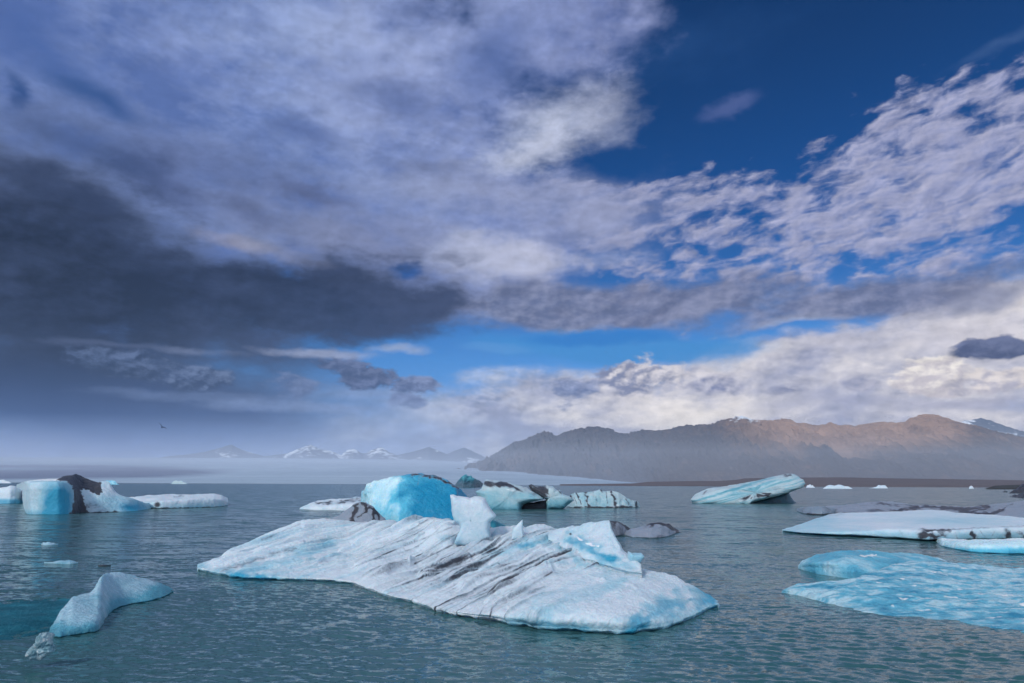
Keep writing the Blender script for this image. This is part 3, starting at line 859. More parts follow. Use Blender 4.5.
def main_disp(V, N, u, v):
    s = strata_coord(V, STR, dip=-0.25, warp=0.22)
    Q = np.stack([s * 0 + V[..., 0] * 0.10, s * 2.1, V[..., 1] * 0.10], -1)
    top = sstep(0.05, 0.35, V[..., 2])
    g = ridged(Q, 3, 0.5)
    g2 = ridged(Q * np.array([1, 0.42, 1]) + 2.7, 2)
    X, Y = project(V)
    lobe = sstep(490, 590, X) * sstep(560, 575, Y)             # the smooth right lobe
    amt = (0.13 * (1 - 0.72 * lobe))
    d = -amt * sstep(0.55, 0.98, g) - 1.5 * amt * sstep(0.6, 1.0, g2) + 0.05 * (1 - 0.6 * lobe) * fbm(Q * np.array([1, 0.5, 1]), 3)
    # deep traced clefts between the big ribs
    cl = np.zeros(X.shape)
    for pts, w, a in CLEFTS:
        cl = np.maximum(cl, a * streak(X, Y, pts, w, torn=False))
    d = d * top - 0.16 * cl * sstep(0.18, 0.40, V[..., 2])
    d = d + 0.05 * fbm(V * 1.1, 5) * sstep(-0.1, 0.3, V[..., 2]) + 0.012 * fbm(V * 7.0, 3)
    # scalloped, slightly ragged waterline
    edge = np.exp(-((V[..., 2] - 0.02) / 0.12) ** 2)
    d = d + edge * 0.06 * fbm(V * np.array([2.0, 2.0, 0.5]), 3)
    # trough behind the front lobe
    return V + N * d[..., None]
CLEFTS = [
    ([(356, 566), (392, 551), (420, 540), (452, 527)], 1.3, 0.9),
    ([(410, 566), (424, 559), (452, 545), (476, 531), (495, 526)], 1.6, 0.9),
    ([(418, 578), (427, 573), (470, 557), (484, 550), (500, 537)], 1.9, 1.0),
    ([(490, 617), (492, 608), (505, 598), (520, 592), (552, 572)], 2.2, 1.0),
    ([(478, 618), (484, 606), (500, 594), (530, 580), (548, 572)], 1.6, 0.7),
    ([(300, 572), (340, 553), (380, 538), (420, 526)], 1.1, 0.5),
    ([(225, 571), (255, 559), (290, 548), (303, 545)], 1.5, 0.5),
    ([(388, 598), (402, 590), (440, 572), (470, 561)], 1.6, 0.7),
    ([(428, 608), (440, 596), (470, 580), (500, 572)], 1.5, 0.6),
    ([(460, 612), (470, 596), (500, 582), (530, 572)], 1.4, 0.5),
    ([(585, 575), (640, 590), (690, 598)], 1.0, 0.2),
]
def main_paint(V, X, Y, u, v):
    s = strata_coord(V, STR, dip=-0.25, warp=0.22)
    Q = np.stack([V[..., 0] * 0.10, s * 2.1, V[..., 1] * 0.10], -1)
    g = ridged(Q, 3, 0.55)
    fine = perlin(np.stack([V[..., 0] * 0.25, s * 7.0, V[..., 1] * 0.25], -1))
    lobe = sstep(500, 590, X) * sstep(562, 576, Y)
    dirt = 0.44 * sstep(0.66, 0.97, g) * (1 - 0.85 * lobe) + 0.14 * fine * (1 - 0.7 * lobe)
    dirt *= sstep(330, 430, X) * 0.9 + 0.25
    sp = V[..., 0] * 0.12; sq = V[..., 1] * 0.12
    l1 = 1 - 2 * np.abs(perlin(np.stack([sp + 3, s * 3.6, sq], -1))); l2 = 1 - 2 * np.abs(perlin(np.stack([sp + 8, s * 6.5, sq], -1)))
    along = np.clip(0.62 + 0.9 * fbm(np.stack([V[..., 0] * 0.5, s * 0.9, V[..., 1] * 0.5], -1), 3), 0, 1.2)
    dirt += 0.16 * sstep(0.35, 0.9, fbm(np.stack([sp, s * 1.4, sq], -1), 3) + 0.45) * (1 - 0.8 * lobe)
    dirt += (0.22 * sstep(0.80, 0.99, l1) + 0.18 * sstep(0.84, 0.99, l2)) * along * (1 - 0.6 * lobe) * (0.45 + 0.55 * sstep(300, 420, X))
    region = np.exp(-(((X - 452) / 70) ** 2 + ((Y - 562) / 26) ** 2))
    dirt += 0.20 * region + 0.22 * region * fine
    brk = 0.80 + 0.6 * fbm(V * 1.2, 3)
    for pts, w, a in CLEFTS:
        dirt = np.maximum(dirt, 0.66 * a * streak(X, Y, pts, w * 0.62, torn=False) * brk)
    dirt = np.maximum(dirt, 0.42 * streak(X, Y, [(222, 571), (262, 558), (296, 548)], 2.6))
    dirt = np.maximum(dirt, 0.36 * streak(X, Y, [(262, 540), (285, 530), (300, 524)], 1.2))
    blue = 0.02 + 0.20 * sstep(0.5, 0.95, ridged(Q * np.array([1, 0.45, 1]) + 4.0, 2)) * (1 - 0.5 * lobe)
    blue += 0.16 * fbm(V * 0.5 + 11, 4)
    blue += 0.40 * sstep(0.25, 0.02, V[..., 2]) * sstep(335, 250, X) + 0.45 * sstep(0.28, 0.0, V[..., 2]) * sstep(480, 540, X)
    for pts, w, a in [([(232, 574), (262, 566), (300, 556), (330, 546)], 6, 0.35), ([(240, 578), (275, 579)], 4, 0.45),
                      ([(540, 612), (575, 600), (618, 586)], 9, 0.28), ([(634, 628), (655, 612), (690, 597), (712, 600)], 9, 0.55),
                      ([(575, 626), (610, 622), (640, 618)], 6, 0.20), ([(520, 546), (550, 541), (578, 548)], 4, 0.38),
                      ([(470, 548), (500, 552), (528, 546)], 4, 0.25), ([(560, 548), (572, 556), (580, 562)], 3, 0.35),
                      ([(440, 538), (470, 540), (490, 535)], 4, 0.22), ([(505, 622), (545, 624), (590, 630)], 4, 0.30),
                      ([(540, 560), (600, 566), (640, 572)], 2.5, 0.18)]:
        blue += a * streak(X, Y, pts, w)
    rime_glint = 0.25 * fbm(V * 0.8 + 30, 3) + 0.12
    rime_glint += 0.3 * np.exp(-(((X - 570) / 14) ** 2 + ((Y - 548) / 5) ** 2))
    return {'blue': blue, 'dirt': dirt, 'rime_glint': rime_glint}
b = berg('ice_body', body_cols, 1300, 620, M_ICE, disp=main_disp, paint=main_paint, parent=None, under=0.22, lip=0.08, back_h=0.3)
b.parent = main_root; b.location = Vector(b.location) - main_root.location

def child(o):
    o.parent = main_root; o.location = Vector(o.location) - main_root.location
    return o

def slab(name, outline, depth, thick, mat, paint=None, bulge=0.12, lean=0.0, n=120, flat=0.42, label=None, cat=None, group=None, rough=0.04, rscale=1.6, tilt=0.0):
    """An upright irregular block: the traced outline gives its front; it has a real thickness, rounded
       faces, and may lean back (metres per metre of height)."""
    pts = np.array(outline, float)
    # resample the closed outline, keeping corners
    nxt = np.roll(pts, -1, 0); seg = np.hypot(*(nxt - pts).T); cum = np.concatenate([[0], np.cumsum(seg)])
    t = np.linspace(0, cum[-1], n, endpoint=False)
    cl = np.vstack([pts, pts[:1]])
    ox, oy = np.interp(t, cum, cl[:, 0]), np.interp(t, cum, cl[:, 1])
    cx, cy = ox.mean(), oy.mean()
    dm = float(depth) + thick * 0.5
    ring = at(ox, oy, np.full(n, dm))
    cen = at(np.array(cx), np.array(cy), np.array(dm))
    ring = at(ox, oy, dm + lean * (ring[:, 2] - cen[2]))
    rows = []
    m = 26
    for k in range(m):
        a = math.pi * k / (m - 1)                  # 0 front centre .. pi back centre
        r = math.sin(a) ** flat if 0 < k < m - 1 else 0.02
        dy = -math.cos(a) * thick * 0.5
        dy = math.copysign(abs(dy / (thick * 0.5)) ** 0.8, dy) * thick * 0.5
        P = cen + (ring - cen) * r
        P = P + np.array([0, 1, 0]) * (dy * (1 - bulge))
        rows.append(P)
    V = np.stack(rows, 0)
    dirn = V - cen; dirn /= np.linalg.norm(dirn, axis=-1, keepdims=True) + 1e-9
    V = V + dirn * (rough * fbm(V * rscale, 5, 0.55))[..., None]
    X, Y = project(V)
    attrs = {'blue': np.zeros(X.shape), 'dirt': np.zeros(X.shape), 'rime_glint': np.zeros(X.shape)}
    if paint: attrs.update(paint(V, X, Y, None, None))
    c = V.reshape(-1, 3).mean(0); c[2] = V[..., 2].min()
    me = grid_mesh(name, V - c, attrs, wrap_u=True, flip=False)
    o = obj(name, me, mat, None, label, cat, group); o.location = c
    return o

def fin_paint(V, X, Y, u, v):
    return {'blue': 0.06 + 0.12 * sstep(505, 528, Y) + 0.10 * fbm(V * 1.2, 4) + 0.2 * np.exp(-((X - 456) / 5.0) ** 2) * sstep(500, 520, Y), 'rime_glint': 0.2 + V[..., 2] * 0}
child(slab('ice_fin', [(450, 494.5), (453, 494), (457, 496), (463, 497), (470, 498.5), (474, 497), (480, 496.5), (485, 498), (489, 505), (492, 510), (496.5, 516), (493, 519), (490, 522), (489.5, 530), (491, 537), (488, 544), (470, 546), (454, 544),
     (457, 536), (459.5, 531), (460.5, 527), (458, 523), (454, 521), (453, 516), (452, 506)], 23.4, 0.9, M_ICE, paint=fin_paint, lean=0.15, rough=0.035, flat=0.24))
child(slab('ice_spike', [(512, 533), (513, 528), (516, 525.5), (519, 522.5), (522.5, 519.5), (523, 524), (523.5, 531), (524, 540), (511, 540)], 23.2, 0.35, M_ICE, paint=fin_paint, rough=0.01, n=80))

ridge_cols = [
    (549, 541.0, 538.0, 0.1, 534.0, 0.4, 531.5, 0.8, 1.4),
    (556, 546.0, 541.0, 0.2, 534.0, 0.7, 530.0, 1.1, 2.0),
    (564, 550.0, 543.0, 0.25, 533.0, 0.9, 527.5, 1.4, 2.4),
    (571, 553.0, 545.0, 0.3, 531.0, 1.1, 524.8, 1.6, 2.8),
    (575, 555.0, 546.0, 0.3, 533.0, 1.1, 526.5, 1.6, 2.9),
    (579, 557.0, 547.0, 0.3, 534.0, 1.1, 526.0, 1.6, 3.0),
    (584, 559.0, 548.0, 0.3, 532.0, 1.3, 522.8, 1.8, 3.2),
    (597, 563.0, 552.0, 0.35, 534.0, 1.3, 522.0, 1.9, 3.4),
    (609.5, 567.0, 556.0, 0.4, 536.0, 1.3, 519.5, 1.9, 3.4),
    (611.5, 568.0, 557.0, 0.4, 540.0, 1.2, 526.0, 1.8, 3.3),
    (616, 569.5, 559.0, 0.4, 547.0, 1.0, 536.5, 1.6, 3.0),
    (624.5, 571.5, 563.0, 0.35, 554.5, 0.8, 550.0, 1.3, 2.4),
    (632, 573.0, 567.0, 0.3, 560.0, 0.6, 557.5, 1.0, 2.0),
    (642, 574.0, 569.5, 0.2, 566.0, 0.4, 564.0, 0.7, 1.4),
]
def ridge_paint(V, X, Y, u, v):
    blue = 0.16 + 0.10 * fbm(V * 1.3, 4)
    blue += 0.60 * streak(X, Y, [(570, 540), (584, 546), (600, 554), (612, 559)], 5.5) + 0.22 * streak(X, Y, [(606, 560), (628, 566)], 6)
    rime_glint = 0.75 * streak(X, Y, [(577, 537), (582, 540), (592, 545), (598, 546)], 1.6) * (0.8 + fbm(V * 5, 2))
    dirt = 0.8 * np.exp(-(((X - 570.5) / 1.5) ** 2 + ((Y - 534) / 1.2) ** 2))
    return {'blue': blue, 'rime_glint': rime_glint, 'dirt': dirt}
def ridge_disp(V, N, u, v):
    d = 0.05 * fbm(V * 1.8, 5) + 0.03 * ridged(V * np.array([1.0, 1.0, 2.4]), 3)
    return V + N * d[..., None]
child(berg('ice_ridge', ridge_cols, 300, 160, M_ICE, disp=ridge_disp, paint=ridge_paint, base=[(549, 22.0), (575, 20.0), (600, 19.0), (620, 18.3), (642, 17.9)], under=0.1, end=0.2))
child(slab('ice_lump', [(629, 552), (633, 554), (638, 553.5), (642, 553), (644, 556), (642, 560), (638, 564), (634, 568), (628, 566)], 18.6, 0.5, M_ICE, paint=lambda V, X, Y, u, v: {'blue': 0.42 + 0.2 * fbm(V * 2, 3)}, rough=0.04, n=60))

# ---- teal lump half hidden behind the fin
berg('iceberg', [(438, 534, 528, 0.4, 524, 1.0, 2.4), (450, 536, 526, 0.4, 520, 1.2, 3.2), (470, 537, 528, 0.4, 519, 1.2, 3.4), (490, 537, 528, 0.4, 519, 1.2, 3.4), (496, 537, 528, 0.4, 520.5, 1.2, 3.2), (503, 536, 530, 0.3, 525, 0.8, 2.6),
     (509, 535.5, 530, 0.2, 527.5, 0.5, 1.8), (514, 534.5, 531, 0.2, 528.5, 0.4, 1.0)], 160, 70, M_TEAL, rough=0.07, rscale=1.0,
     paint=lambda V, X, Y, u, v: {'blue': 0.45 + 0.3 * fbm(V, 3)}, label='low dark teal berg seen behind the upright white fin of the big iceberg')

# ---- the vivid blue dome
blue_cols = [
    (362, 521, 514, 0.3, 506, 0.8, 497.0, 1.4, 492.5, 2.2, 5.0),
    (366, 523, 514, 0.3, 502, 0.9, 491.0, 1.8, 485.5, 2.9, 6.5),
    (372, 524, 514, 0.3, 500, 1.0, 488.0, 2.2, 481.5, 3.6, 8.0),
    (384, 525, 514, 0.3, 499, 1.2, 485.0, 2.6, 477.8, 4.3, 9.0),
    (398, 526, 514, 0.3, 498, 1.3, 483.0, 2.8, 475.8, 4.6, 9.5),
    (412, 526, 514, 0.3, 497, 1.4, 482.0, 3.0, 474.0, 4.8, 10.0),
    (421, 526, 514, 0.3, 497, 1.4, 482.0, 3.0, 473.6, 4.8, 10.0),
    (434, 526, 515, 0.3, 499, 1.3, 484.0, 2.8, 475.0, 4.6, 9.6),
    (448, 526, 517, 0.3, 503, 1.2, 489.0, 2.6, 481.0, 4.2, 9.0),
    (456, 526, 518, 0.3, 506, 1.1, 493.0, 2.2, 486.0, 3.8, 8.4),
    (462, 525, 518, 0.3, 508, 1.0, 497.0, 1.9, 490.5, 3.2, 7.5),
    (470, 524, 518, 0.3, 511, 0.8, 505.0, 1.4, 500.0, 2.2, 5.5),
]
def blue_paint(V, X, Y, u, v):
    f = fbm(V * 0.45, 4)
    blue = 0.18 + 0.80 * sstep(384, 425, X + 18 * f - 0.35 * (Y - 500)) + 0.10 * f
    blue += 0.22 * sstep(500, 515, Y)
    blue -= 0.22 * np.exp(-((Y - 478) / 5.0) ** 2)
    dirt = 0.85 * streak(X, Y, [(413, 473.5), (424, 475), (434, 476), (444, 480.5), (458, 488)], 1.9) + 0.35 * streak(X, Y, [(419, 476), (418, 484)], 0.9) + 0.4 * streak(X, Y, [(429, 476), (430, 479)], 0.9)
    dirt += 0.22 * sstep(440, 462, X) * sstep(492, 482, Y)
    rime_glint = 0.55 * np.exp(-((X - 370) / 8) ** 2) * sstep(500, 484, Y) + 0.35 * streak(X, Y, [(393, 499), (405, 503), (412, 504)], 1.1) + 0.3 * streak(X, Y, [(436, 502), (439, 505)], 0.8)
    return {'blue': blue, 'dirt': dirt * (0.85 + 0.5 * fbm(V * 2, 3)), 'rime_glint': rime_glint}
def blue_disp(V, N, u, v):
    X, Y = project(V)
    d = 0.10 * fbm(V * 0.7, 5) + 0.05 * ridged(V * np.array([1.6, 1.6, 0.7]), 3)
    d = d + 0.07 * sstep(400, 366, X) * fbm(V * 3.0, 3)
    return V + N * d[..., None]
berg('iceberg', blue_cols, 420, 220, M_BLUE, disp=blue_disp, paint=blue_paint, label='vivid turquoise dome-shaped iceberg with a thin black dirt cap')

# ---- black striped pyramid
def tri_paint(V, X, Y, u, v):
    d = 0.85 * streak(X, Y, [(357, 505), (354, 512), (352, 521)], 3.2) + 0.8 * streak(X, Y, [(364, 503.5), (367, 509)], 2.6) + 0.8 * streak(X, Y, [(375, 510), (373, 523)], 2.4) + 0.7 * streak(X, Y, [(370, 507), (378, 514), (380, 522)], 1.8) + 0.6 * streak(X, Y, [(358, 517), (366, 512)], 1.2)
    return {'dirt': d, 'blue': 0.12 + 0.2 * fbm(V, 3)}
berg('iceberg', [(331, 528, 525, 0.5, 523, 1, 520.5, 1.5, 2.2), (340, 528, 524, 0.5, 519, 1, 514.5, 1.5, 2.8), (348, 528, 522, 0.5, 514, 1, 508.5, 1.6, 3.2), (354, 528, 520, 0.5, 511, 1.0, 504.5, 1.6, 3.4), (360, 528, 519, 0.5, 509, 1, 502.5, 1.6, 3.6),
     (366, 528, 519, 0.5, 509, 1, 502.8, 1.6, 3.6), (374, 528, 520, 0.5, 512, 1, 507, 1.6, 3.4), (380, 528, 523, 0.5, 517, 1, 513, 1.5, 3.0), (386, 528, 526, 0.4, 523, 0.9, 521, 1.3, 2.2)],
     220, 110, M_DIRTY, rough=0.10, rscale=1.0, sharp=True, paint=tri_paint, label='small pointed berg with black and pale grey stripes beside the turquoise dome')

# ---- flat pale floe, left of the dome
def flat_paint(V, X, Y, u, v):
    d = 0.62 * streak(X, Y, [(317, 503), (340, 502.5), (362, 498.5)], 1.9) + 0.3 * streak(X, Y, [(335, 509), (352, 510)], 1.2)
    return {'dirt': d * (0.8 + 0.6 * fbm(V * 1.0, 3)), 'blue': 0.08 + 0.2 * fbm(V * 0.5, 3)}
berg('iceberg', [(300, 509.5, 508.5, 0.4, 508, 1, 1.8), (308, 509.8, 507.0, 0.5, 504.5, 2.0, 4), (318, 510, 505.0, 0.8, 500.5, 4, 8), (330, 510, 504, 0.8, 499.5, 5, 9), (342, 510.5, 504, 0.8, 499, 5, 9), (356, 510.5, 504, 0.8, 497.2, 6, 10), (372, 511, 505, 0.8, 498, 6, 10), (384, 511, 507, 0.6, 503, 4, 8)],
     220, 90, M_ICE_FAR, rough=0.10, rscale=0.8, paint=flat_paint, label='low grey-white floe with a dirt band, left of the turquoise dome')

# ---- small dark teal berg far behind the dome
berg('iceberg', [(455, 487, 486.0, 0.5, 485.2, 1, 2), (459, 487.3, 483, 1, 480, 2, 5), (463, 487.5, 480.5, 1, 475.8, 2.5, 8), (466, 487.5, 480, 1, 474.4, 2.5, 8), (468, 487.5, 481, 1, 476, 2.5, 8), (471, 487.5, 480.5, 1, 475.2, 2.5, 8), (474, 487.5, 482, 1, 478.3, 2.5, 8), (480, 487.3, 484, 1, 481, 2, 7), (484, 487, 485.8, 0.6, 484.6, 1.5, 5)],
     140, 80, M_TEAL, rough=0.9, rscale=0.22, end=0.1, paint=lambda V, X, Y, u, v: {'blue': 0.55 * sstep(477, 482, Y) + 0.15 * fbm(V * 0.3, 3), 'dirt': 0.40 * sstep(478, 484, Y)},
     label='distant dark teal iceberg with jagged tips, just behind the turquoise dome')

# ---- ledge berg with a brown cap
def ledge_paint(V, X, Y, u, v):
    wall = sstep(490, 494, Y + (522 - X) * 0.04)
    d = 0.75 * 1.3 * streak(X, Y, [(486, 484), (494, 483.5), (504, 484), (514, 487), (522, 490)], 3.2) + 0.3 * streak(X, Y, [(526, 491), (536, 495)], 1.5)
    return {'blue': 0.10 + wall * (0.22 + 0.5 * sstep(500, 512, Y)) + 0.15 * fbm(V * 0.4, 4), 'dirt': d * (0.7 + 0.8 * fbm(V * 0.8, 4)), 'rime_glint': 0.6 * streak(X, Y, [(486, 479), (496, 489), (518, 491)], 1.5)}
slab('iceberg', [(476, 491.6), (481.4, 489), (483, 484), (485.8, 479), (493, 480), (501.6, 481), (510.4, 483.4), (517.5, 486), (526, 488), (535, 493), (543.8, 498), (544, 499), (535, 501), (528, 502.4), (523, 504.5), (521.5, 508), (521, 513), (508, 515), (494.6, 515), (485, 514), (481, 507), (479, 498)],
     84.0, 7.0, M_PALE, paint=ledge_paint, rough=0.20, rscale=0.5, lean=0.35, n=200, label='teal-sided iceberg with a brown dirt cap and a ledge jutting to the right')
ledge = bpy.data.objects[C.objects[-1].name]
ft = slab('dark_gap_fill', [(518, 502), (530, 502.5), (540, 501), (548, 500), (549, 506), (547, 512), (530, 512), (518, 512)], 86.5, 3.0, M_DIRTY, paint=lambda V, X, Y, u, v: {'dirt': 0.8 + 0 * X}, rough=0.15, rscale=0.6, n=80)  # dark block filling the dark void under the ledge
ft.parent = ledge; ft.location = Vector(ft.location) - ledge.location

# ---- dark-topped chunk next to it
def chunk_paint(V, X, Y, u, v):
    d = 0.95 * sstep(548.5, 545, X - 0.25 * (Y - 486)) * sstep(500, 495, Y) + 0.5 * streak(X, Y, [(549, 486.5), (546, 496)], 1.0) + 0.8 * streak(X, Y, [(558, 490), (561, 493)], 1.2)
    return {'blue': 0.12 + 0.5 * sstep(495, 506, Y) + 0.12 * fbm(V * 0.5, 3), 'dirt': d * (0.8 + 0.6 * fbm(V, 3))}
slab('iceberg', [(529, 486), (531, 484.2), (538, 486.2), (544, 486.5), (547, 485.6), (552.6, 487), (556, 490.5), (560, 490), (563, 494), (572, 498), (573, 500.5), (569, 504), (565, 508), (556, 510), (546, 510), (545, 504), (546, 499), (540, 497), (533, 493)],
     86.0, 4.5, M_PALE, paint=chunk_paint, rough=0.20, rscale=0.6, lean=0.2, n=180, label='pale chunk with a black-brown top between the ledge berg and the striped berg')

# ---- zebra striped berg
def zebra_paint(V, X, Y, u, v):
    d = 0
    for pts, w, a in [([(584, 491), (587, 498), (588.5, 507)], 1.7, 0.9), ([(576, 492), (579, 499), (581, 504)], 1.0, 0.8), ([(569, 495), (573, 500)], 1.1, 0.7), ([(574, 497), (577, 504)], 0.7, 0.6), ([(606, 492), (607.5, 503)], 0.7, 0.6),
                      ([(611, 491.5), (614, 497), (615, 506)], 1.6, 0.85), ([(636.5, 501), (636.5, 508)], 1.3, 0.95), ([(600, 489), (602, 492)], 1.6, 0.8), ([(626, 499), (629, 505)], 0.8, 0.5), ([(596, 497), (597, 503)], 0.6, 0.45),
                      ([(568, 507.3), (600, 507.3), (638, 507)], 1.1, 0.9), ([(593, 492), (594, 496)], 0.5, 0.4)]:
        d = np.maximum(d, a * streak(X, Y, pts, w))
    return {'dirt': d * (0.85 + 0.5 * fbm(V * 1.2, 3)), 'blue': 0.20 + 0.30 * fbm(V * 0.4, 4)}
berg('iceberg', [(566, 507, 505, 0.3, 499.5, 0.8, 496.5, 1.5, 4), (575, 507.8, 504, 0.3, 497, 1.0, 492.8, 2, 6), (584, 508, 503.5, 0.3, 496.5, 1.0, 491.8, 2, 6.5), (592, 508, 503, 0.3, 496, 1.0, 491.6, 2, 7), (600, 508, 503, 0.3, 495.5, 1, 489.6, 2, 7), (604, 508, 503, 0.3, 496, 1, 491.0, 2, 7),
     (612, 508, 503, 0.3, 496, 1, 491.4, 2, 6.5), (619.4, 508, 504, 0.3, 498, 1, 493, 2, 6), (628, 507.8, 505, 0.3, 501, 0.8, 498.2, 1.5, 5), (635, 507.5, 506, 0.3, 503, 0.7, 501.0, 1.2, 4), (639, 507, 506, 0.2, 504, 0.5, 502.5, 0.8, 2)],
     320, 130, M_PALE, rough=0.16, rscale=0.7, sharp=True, paint=zebra_paint, label='low pale green iceberg crossed by upright black stripes')

# ---- growlers behind the right end of the big berg
berg('growler', [(602, 536, 531, 0.3, 524, 0.8, 521.5, 1.3, 2.2), (611, 536.5, 531, 0.3, 524, 0.8, 520.8, 1.3, 2.4), (619, 536, 531, 0.3, 525, 0.8, 521.8, 1.2, 2.3), (626, 534.5, 531, 0.3, 527.5, 0.7, 525.4, 1.0, 1.8), (631, 533, 531.5, 0.2, 530, 0.4, 529, 0.6, 1.0)],
     120, 80, M_DIRTY, rough=0.05, rscale=1.2, paint=lambda V, X, Y, u, v: {'dirt': 0.42 + 0.4 * streak(X, Y, [(611, 521), (620, 522), (629, 529)], 1.5) + 0.2 * fbm(V, 3)}, cat='growler', label='dark grey lump of ice peeking out behind the pale ridge of the big iceberg')
def grey_paint(V, X, Y, u, v):
    return {'dirt': 0.22 + 0.75 * streak(X, Y, [(648, 524), (662, 523.5), (670, 526), (677, 531)], 2.3) + 0.25 * fbm(V, 3) + 0.22 * sstep(533, 538, Y), 'blue': 0.1}
berg('growler', [(622, 534, 533.5, 0.2, 533, 0.4, 532.4, 0.6, 1.0), (632, 537.5, 534, 0.4, 530.5, 1.0, 528.8, 1.8, 2.8), (645, 538, 534, 0.4, 529, 1.2, 526, 2.2, 3.4), (651, 538.2, 534, 0.4, 528, 1.3, 523.2, 2.4, 3.8), (661, 538, 534, 0.4, 528, 1.3, 522.3, 2.4, 3.8), (669, 536.5, 533, 0.4, 528, 1.1, 524, 2.0, 3.2), (675, 534, 532, 0.3, 530, 0.7, 528, 1.3, 2.2), (680, 532.5, 532, 0.2, 531.6, 0.4, 531.2, 0.7, 1.0)],
     180, 90, M_DIRTY, rough=0.05, rscale=1.2, paint=grey_paint, cat='growler', label='rounded grey growler with a dark brown back, alone in open water')
berg('growler', [(541, 532.5, 531.5, 0.1, 530.6, 0.3, 0.7), (545, 533, 531, 0.1, 529, 0.3, 0.9), (549, 533, 531, 0.1, 530.4, 0.3, 0.9), (553, 534, 531.5, 0.1, 529.6, 0.3, 1.0), (558, 533.5, 532.5, 0.1, 532, 0.2, 0.6)], 60, 40, M_DIRTY, rough=0.03, rscale=3,
     paint=lambda V, X, Y, u, v: {'dirt': 0.7 + 0 * X}, cat='growler', label='tiny black bits of ice just above the middle crest of the big iceberg')

# ---- leaning slab, right of centre
lean_root = bpy.data.objects.new('iceberg', None); C.objects.link(lean_root)
lr = at(np.array(748.0), np.array(503.5), depth_water(748.0, 503.5)); lr[2] = 0
lean_root.location = lr
lean_root['label'] = 'pale blue slab of ice rising to the right over a dark overhang'
lean_root['category'] = 'iceberg'
def lean_paint(V, X, Y, u, v):
    w = (Y + 0.30 * (X - 740)) + 1.2 * fbm(V * 0.25, 3)
    st = fbm(np.stack([V[..., 0] * 0.05, w * 0.42, V[..., 1] * 0.05], -1), 4, 0.6)
    blue = 0.16 + 0.75 * st + 0.12 * fbm(V * 0.5, 3)
    blue += 0.25 * streak(X, Y, [(724, 492), (750, 488), (775, 480)], 1.6)
    d = 0.30 * sstep(0.25, 0.6, -st) + 0.9 * streak(X, Y, [(743, 498), (752, 496), (768, 494.5)], 2.4) + 0.75 * streak(X, Y, [(786, 475.5), (793, 475)], 1.4) + 0.65 * streak(X, Y, [(702, 496), (707, 490)], 0.9) + 0.6 * streak(X, Y, [(774, 491), (780, 486)], 1.3) + 0.4 * streak(X, Y, [(778, 489), (792, 490)], 1.1)
    return {'blue': blue, 'dirt': d * (0.8 + 0.6 * fbm(V, 3)), 'rime_glint': 0.55 * streak(X, Y, [(782, 488), (790, 487)], 1.5)}
o = slab('ice_slab', [(691, 500), (693, 497.5), (696, 494.4), (705, 490.4), (710.5, 488.5), (724, 486.6), (741, 484.7), (751, 482), (769, 478.3), (779, 475.8), (788, 474), (792, 474.3), (796, 476.6), (801, 480), (803, 483.5), (801, 487), (794, 489.4), (786, 492.6), (769, 497), (756, 500), (744, 504), (741, 507), (722, 507), (704, 506), (694, 504)],
         114.0, 9.0, M_PALE, paint=lean_paint, rough=0.35, rscale=0.35, lean=0.5, n=260)
o.parent = lean_root; o.location = Vector(o.location) - lean_root.location
o = slab('shaded_underside', [(735, 507), (744, 502.5), (756, 499), (769, 495.5), (786, 491), (788, 494), (789, 497.5), (793, 500.5), (796, 503), (796, 507), (765, 507)], 118.0, 6.0, M_TEAL, rough=0.3, rscale=0.4, lean=0.1, n=120,
         paint=lambda V, X, Y, u, v: {'dirt': 0.36 + 0.2 * fbm(V * 0.4, 3), 'blue': 0.7 + 0 * X})  # shade under the overhang put into this block's dark colour
o.parent = lean_root; o.location = Vector(o.location) - lean_root.location

# ---- the large flat floe on the right
def floe_paint(V, X, Y, u, v):
    face = sstep(0.55, 0.30, V[..., 2])
    d = 0
    for pts, w, a in [([(921, 535), (944, 535)], 4.6, 1.0), ([(919, 531), (950, 530.5)], 1.6, 0.95), ([(972, 532), (974, 540)], 2.8, 0.95), ([(1008, 531), (1010, 538)], 3.0, 0.9), ([(900, 531), (904, 538)], 1.0, 0.4), ([(955, 533), (958, 540)], 1.2, 0.5), ([(1018, 531), (1024, 537)], 2.0, 0.6), ([(925, 530.8), (975, 528), (1024, 526)], 0.8, 0.45), ([(820, 517), (845, 513.4)], 0.8, 0.4),
                      ([(980, 531), (985, 537)], 0.6, 0.5), ([(995, 531), (991, 537)], 0.6, 0.5), ([(784, 531), (800, 533.6)], 1.3, 0.5), ([(930, 536), (931, 541)], 1.6, 0.5)]:
        d = np.maximum(d, a * streak(X, Y, pts, w))
    blue = 0.10 + face * 0.30 + 0.34 * np.exp(-(((X - 960) / 55) ** 2 + ((Y - 520) / 4) ** 2)) + 0.14 * fbm(V * np.array([0.25, 0.12, 1]), 4)
    return {'dirt': d * (0.8 + 0.6 * fbm(V * 1.3, 3)) + 0.08 * fbm(V * 0.6, 3), 'blue': blue}
def floe_disp(V, N, u, v):
    d = 0.05 * fbm(V * 0.8, 5) + 0.05 * fbm(V * np.array([0.2, 0.2, 0.2]), 2)
    return V + N * d[..., None]
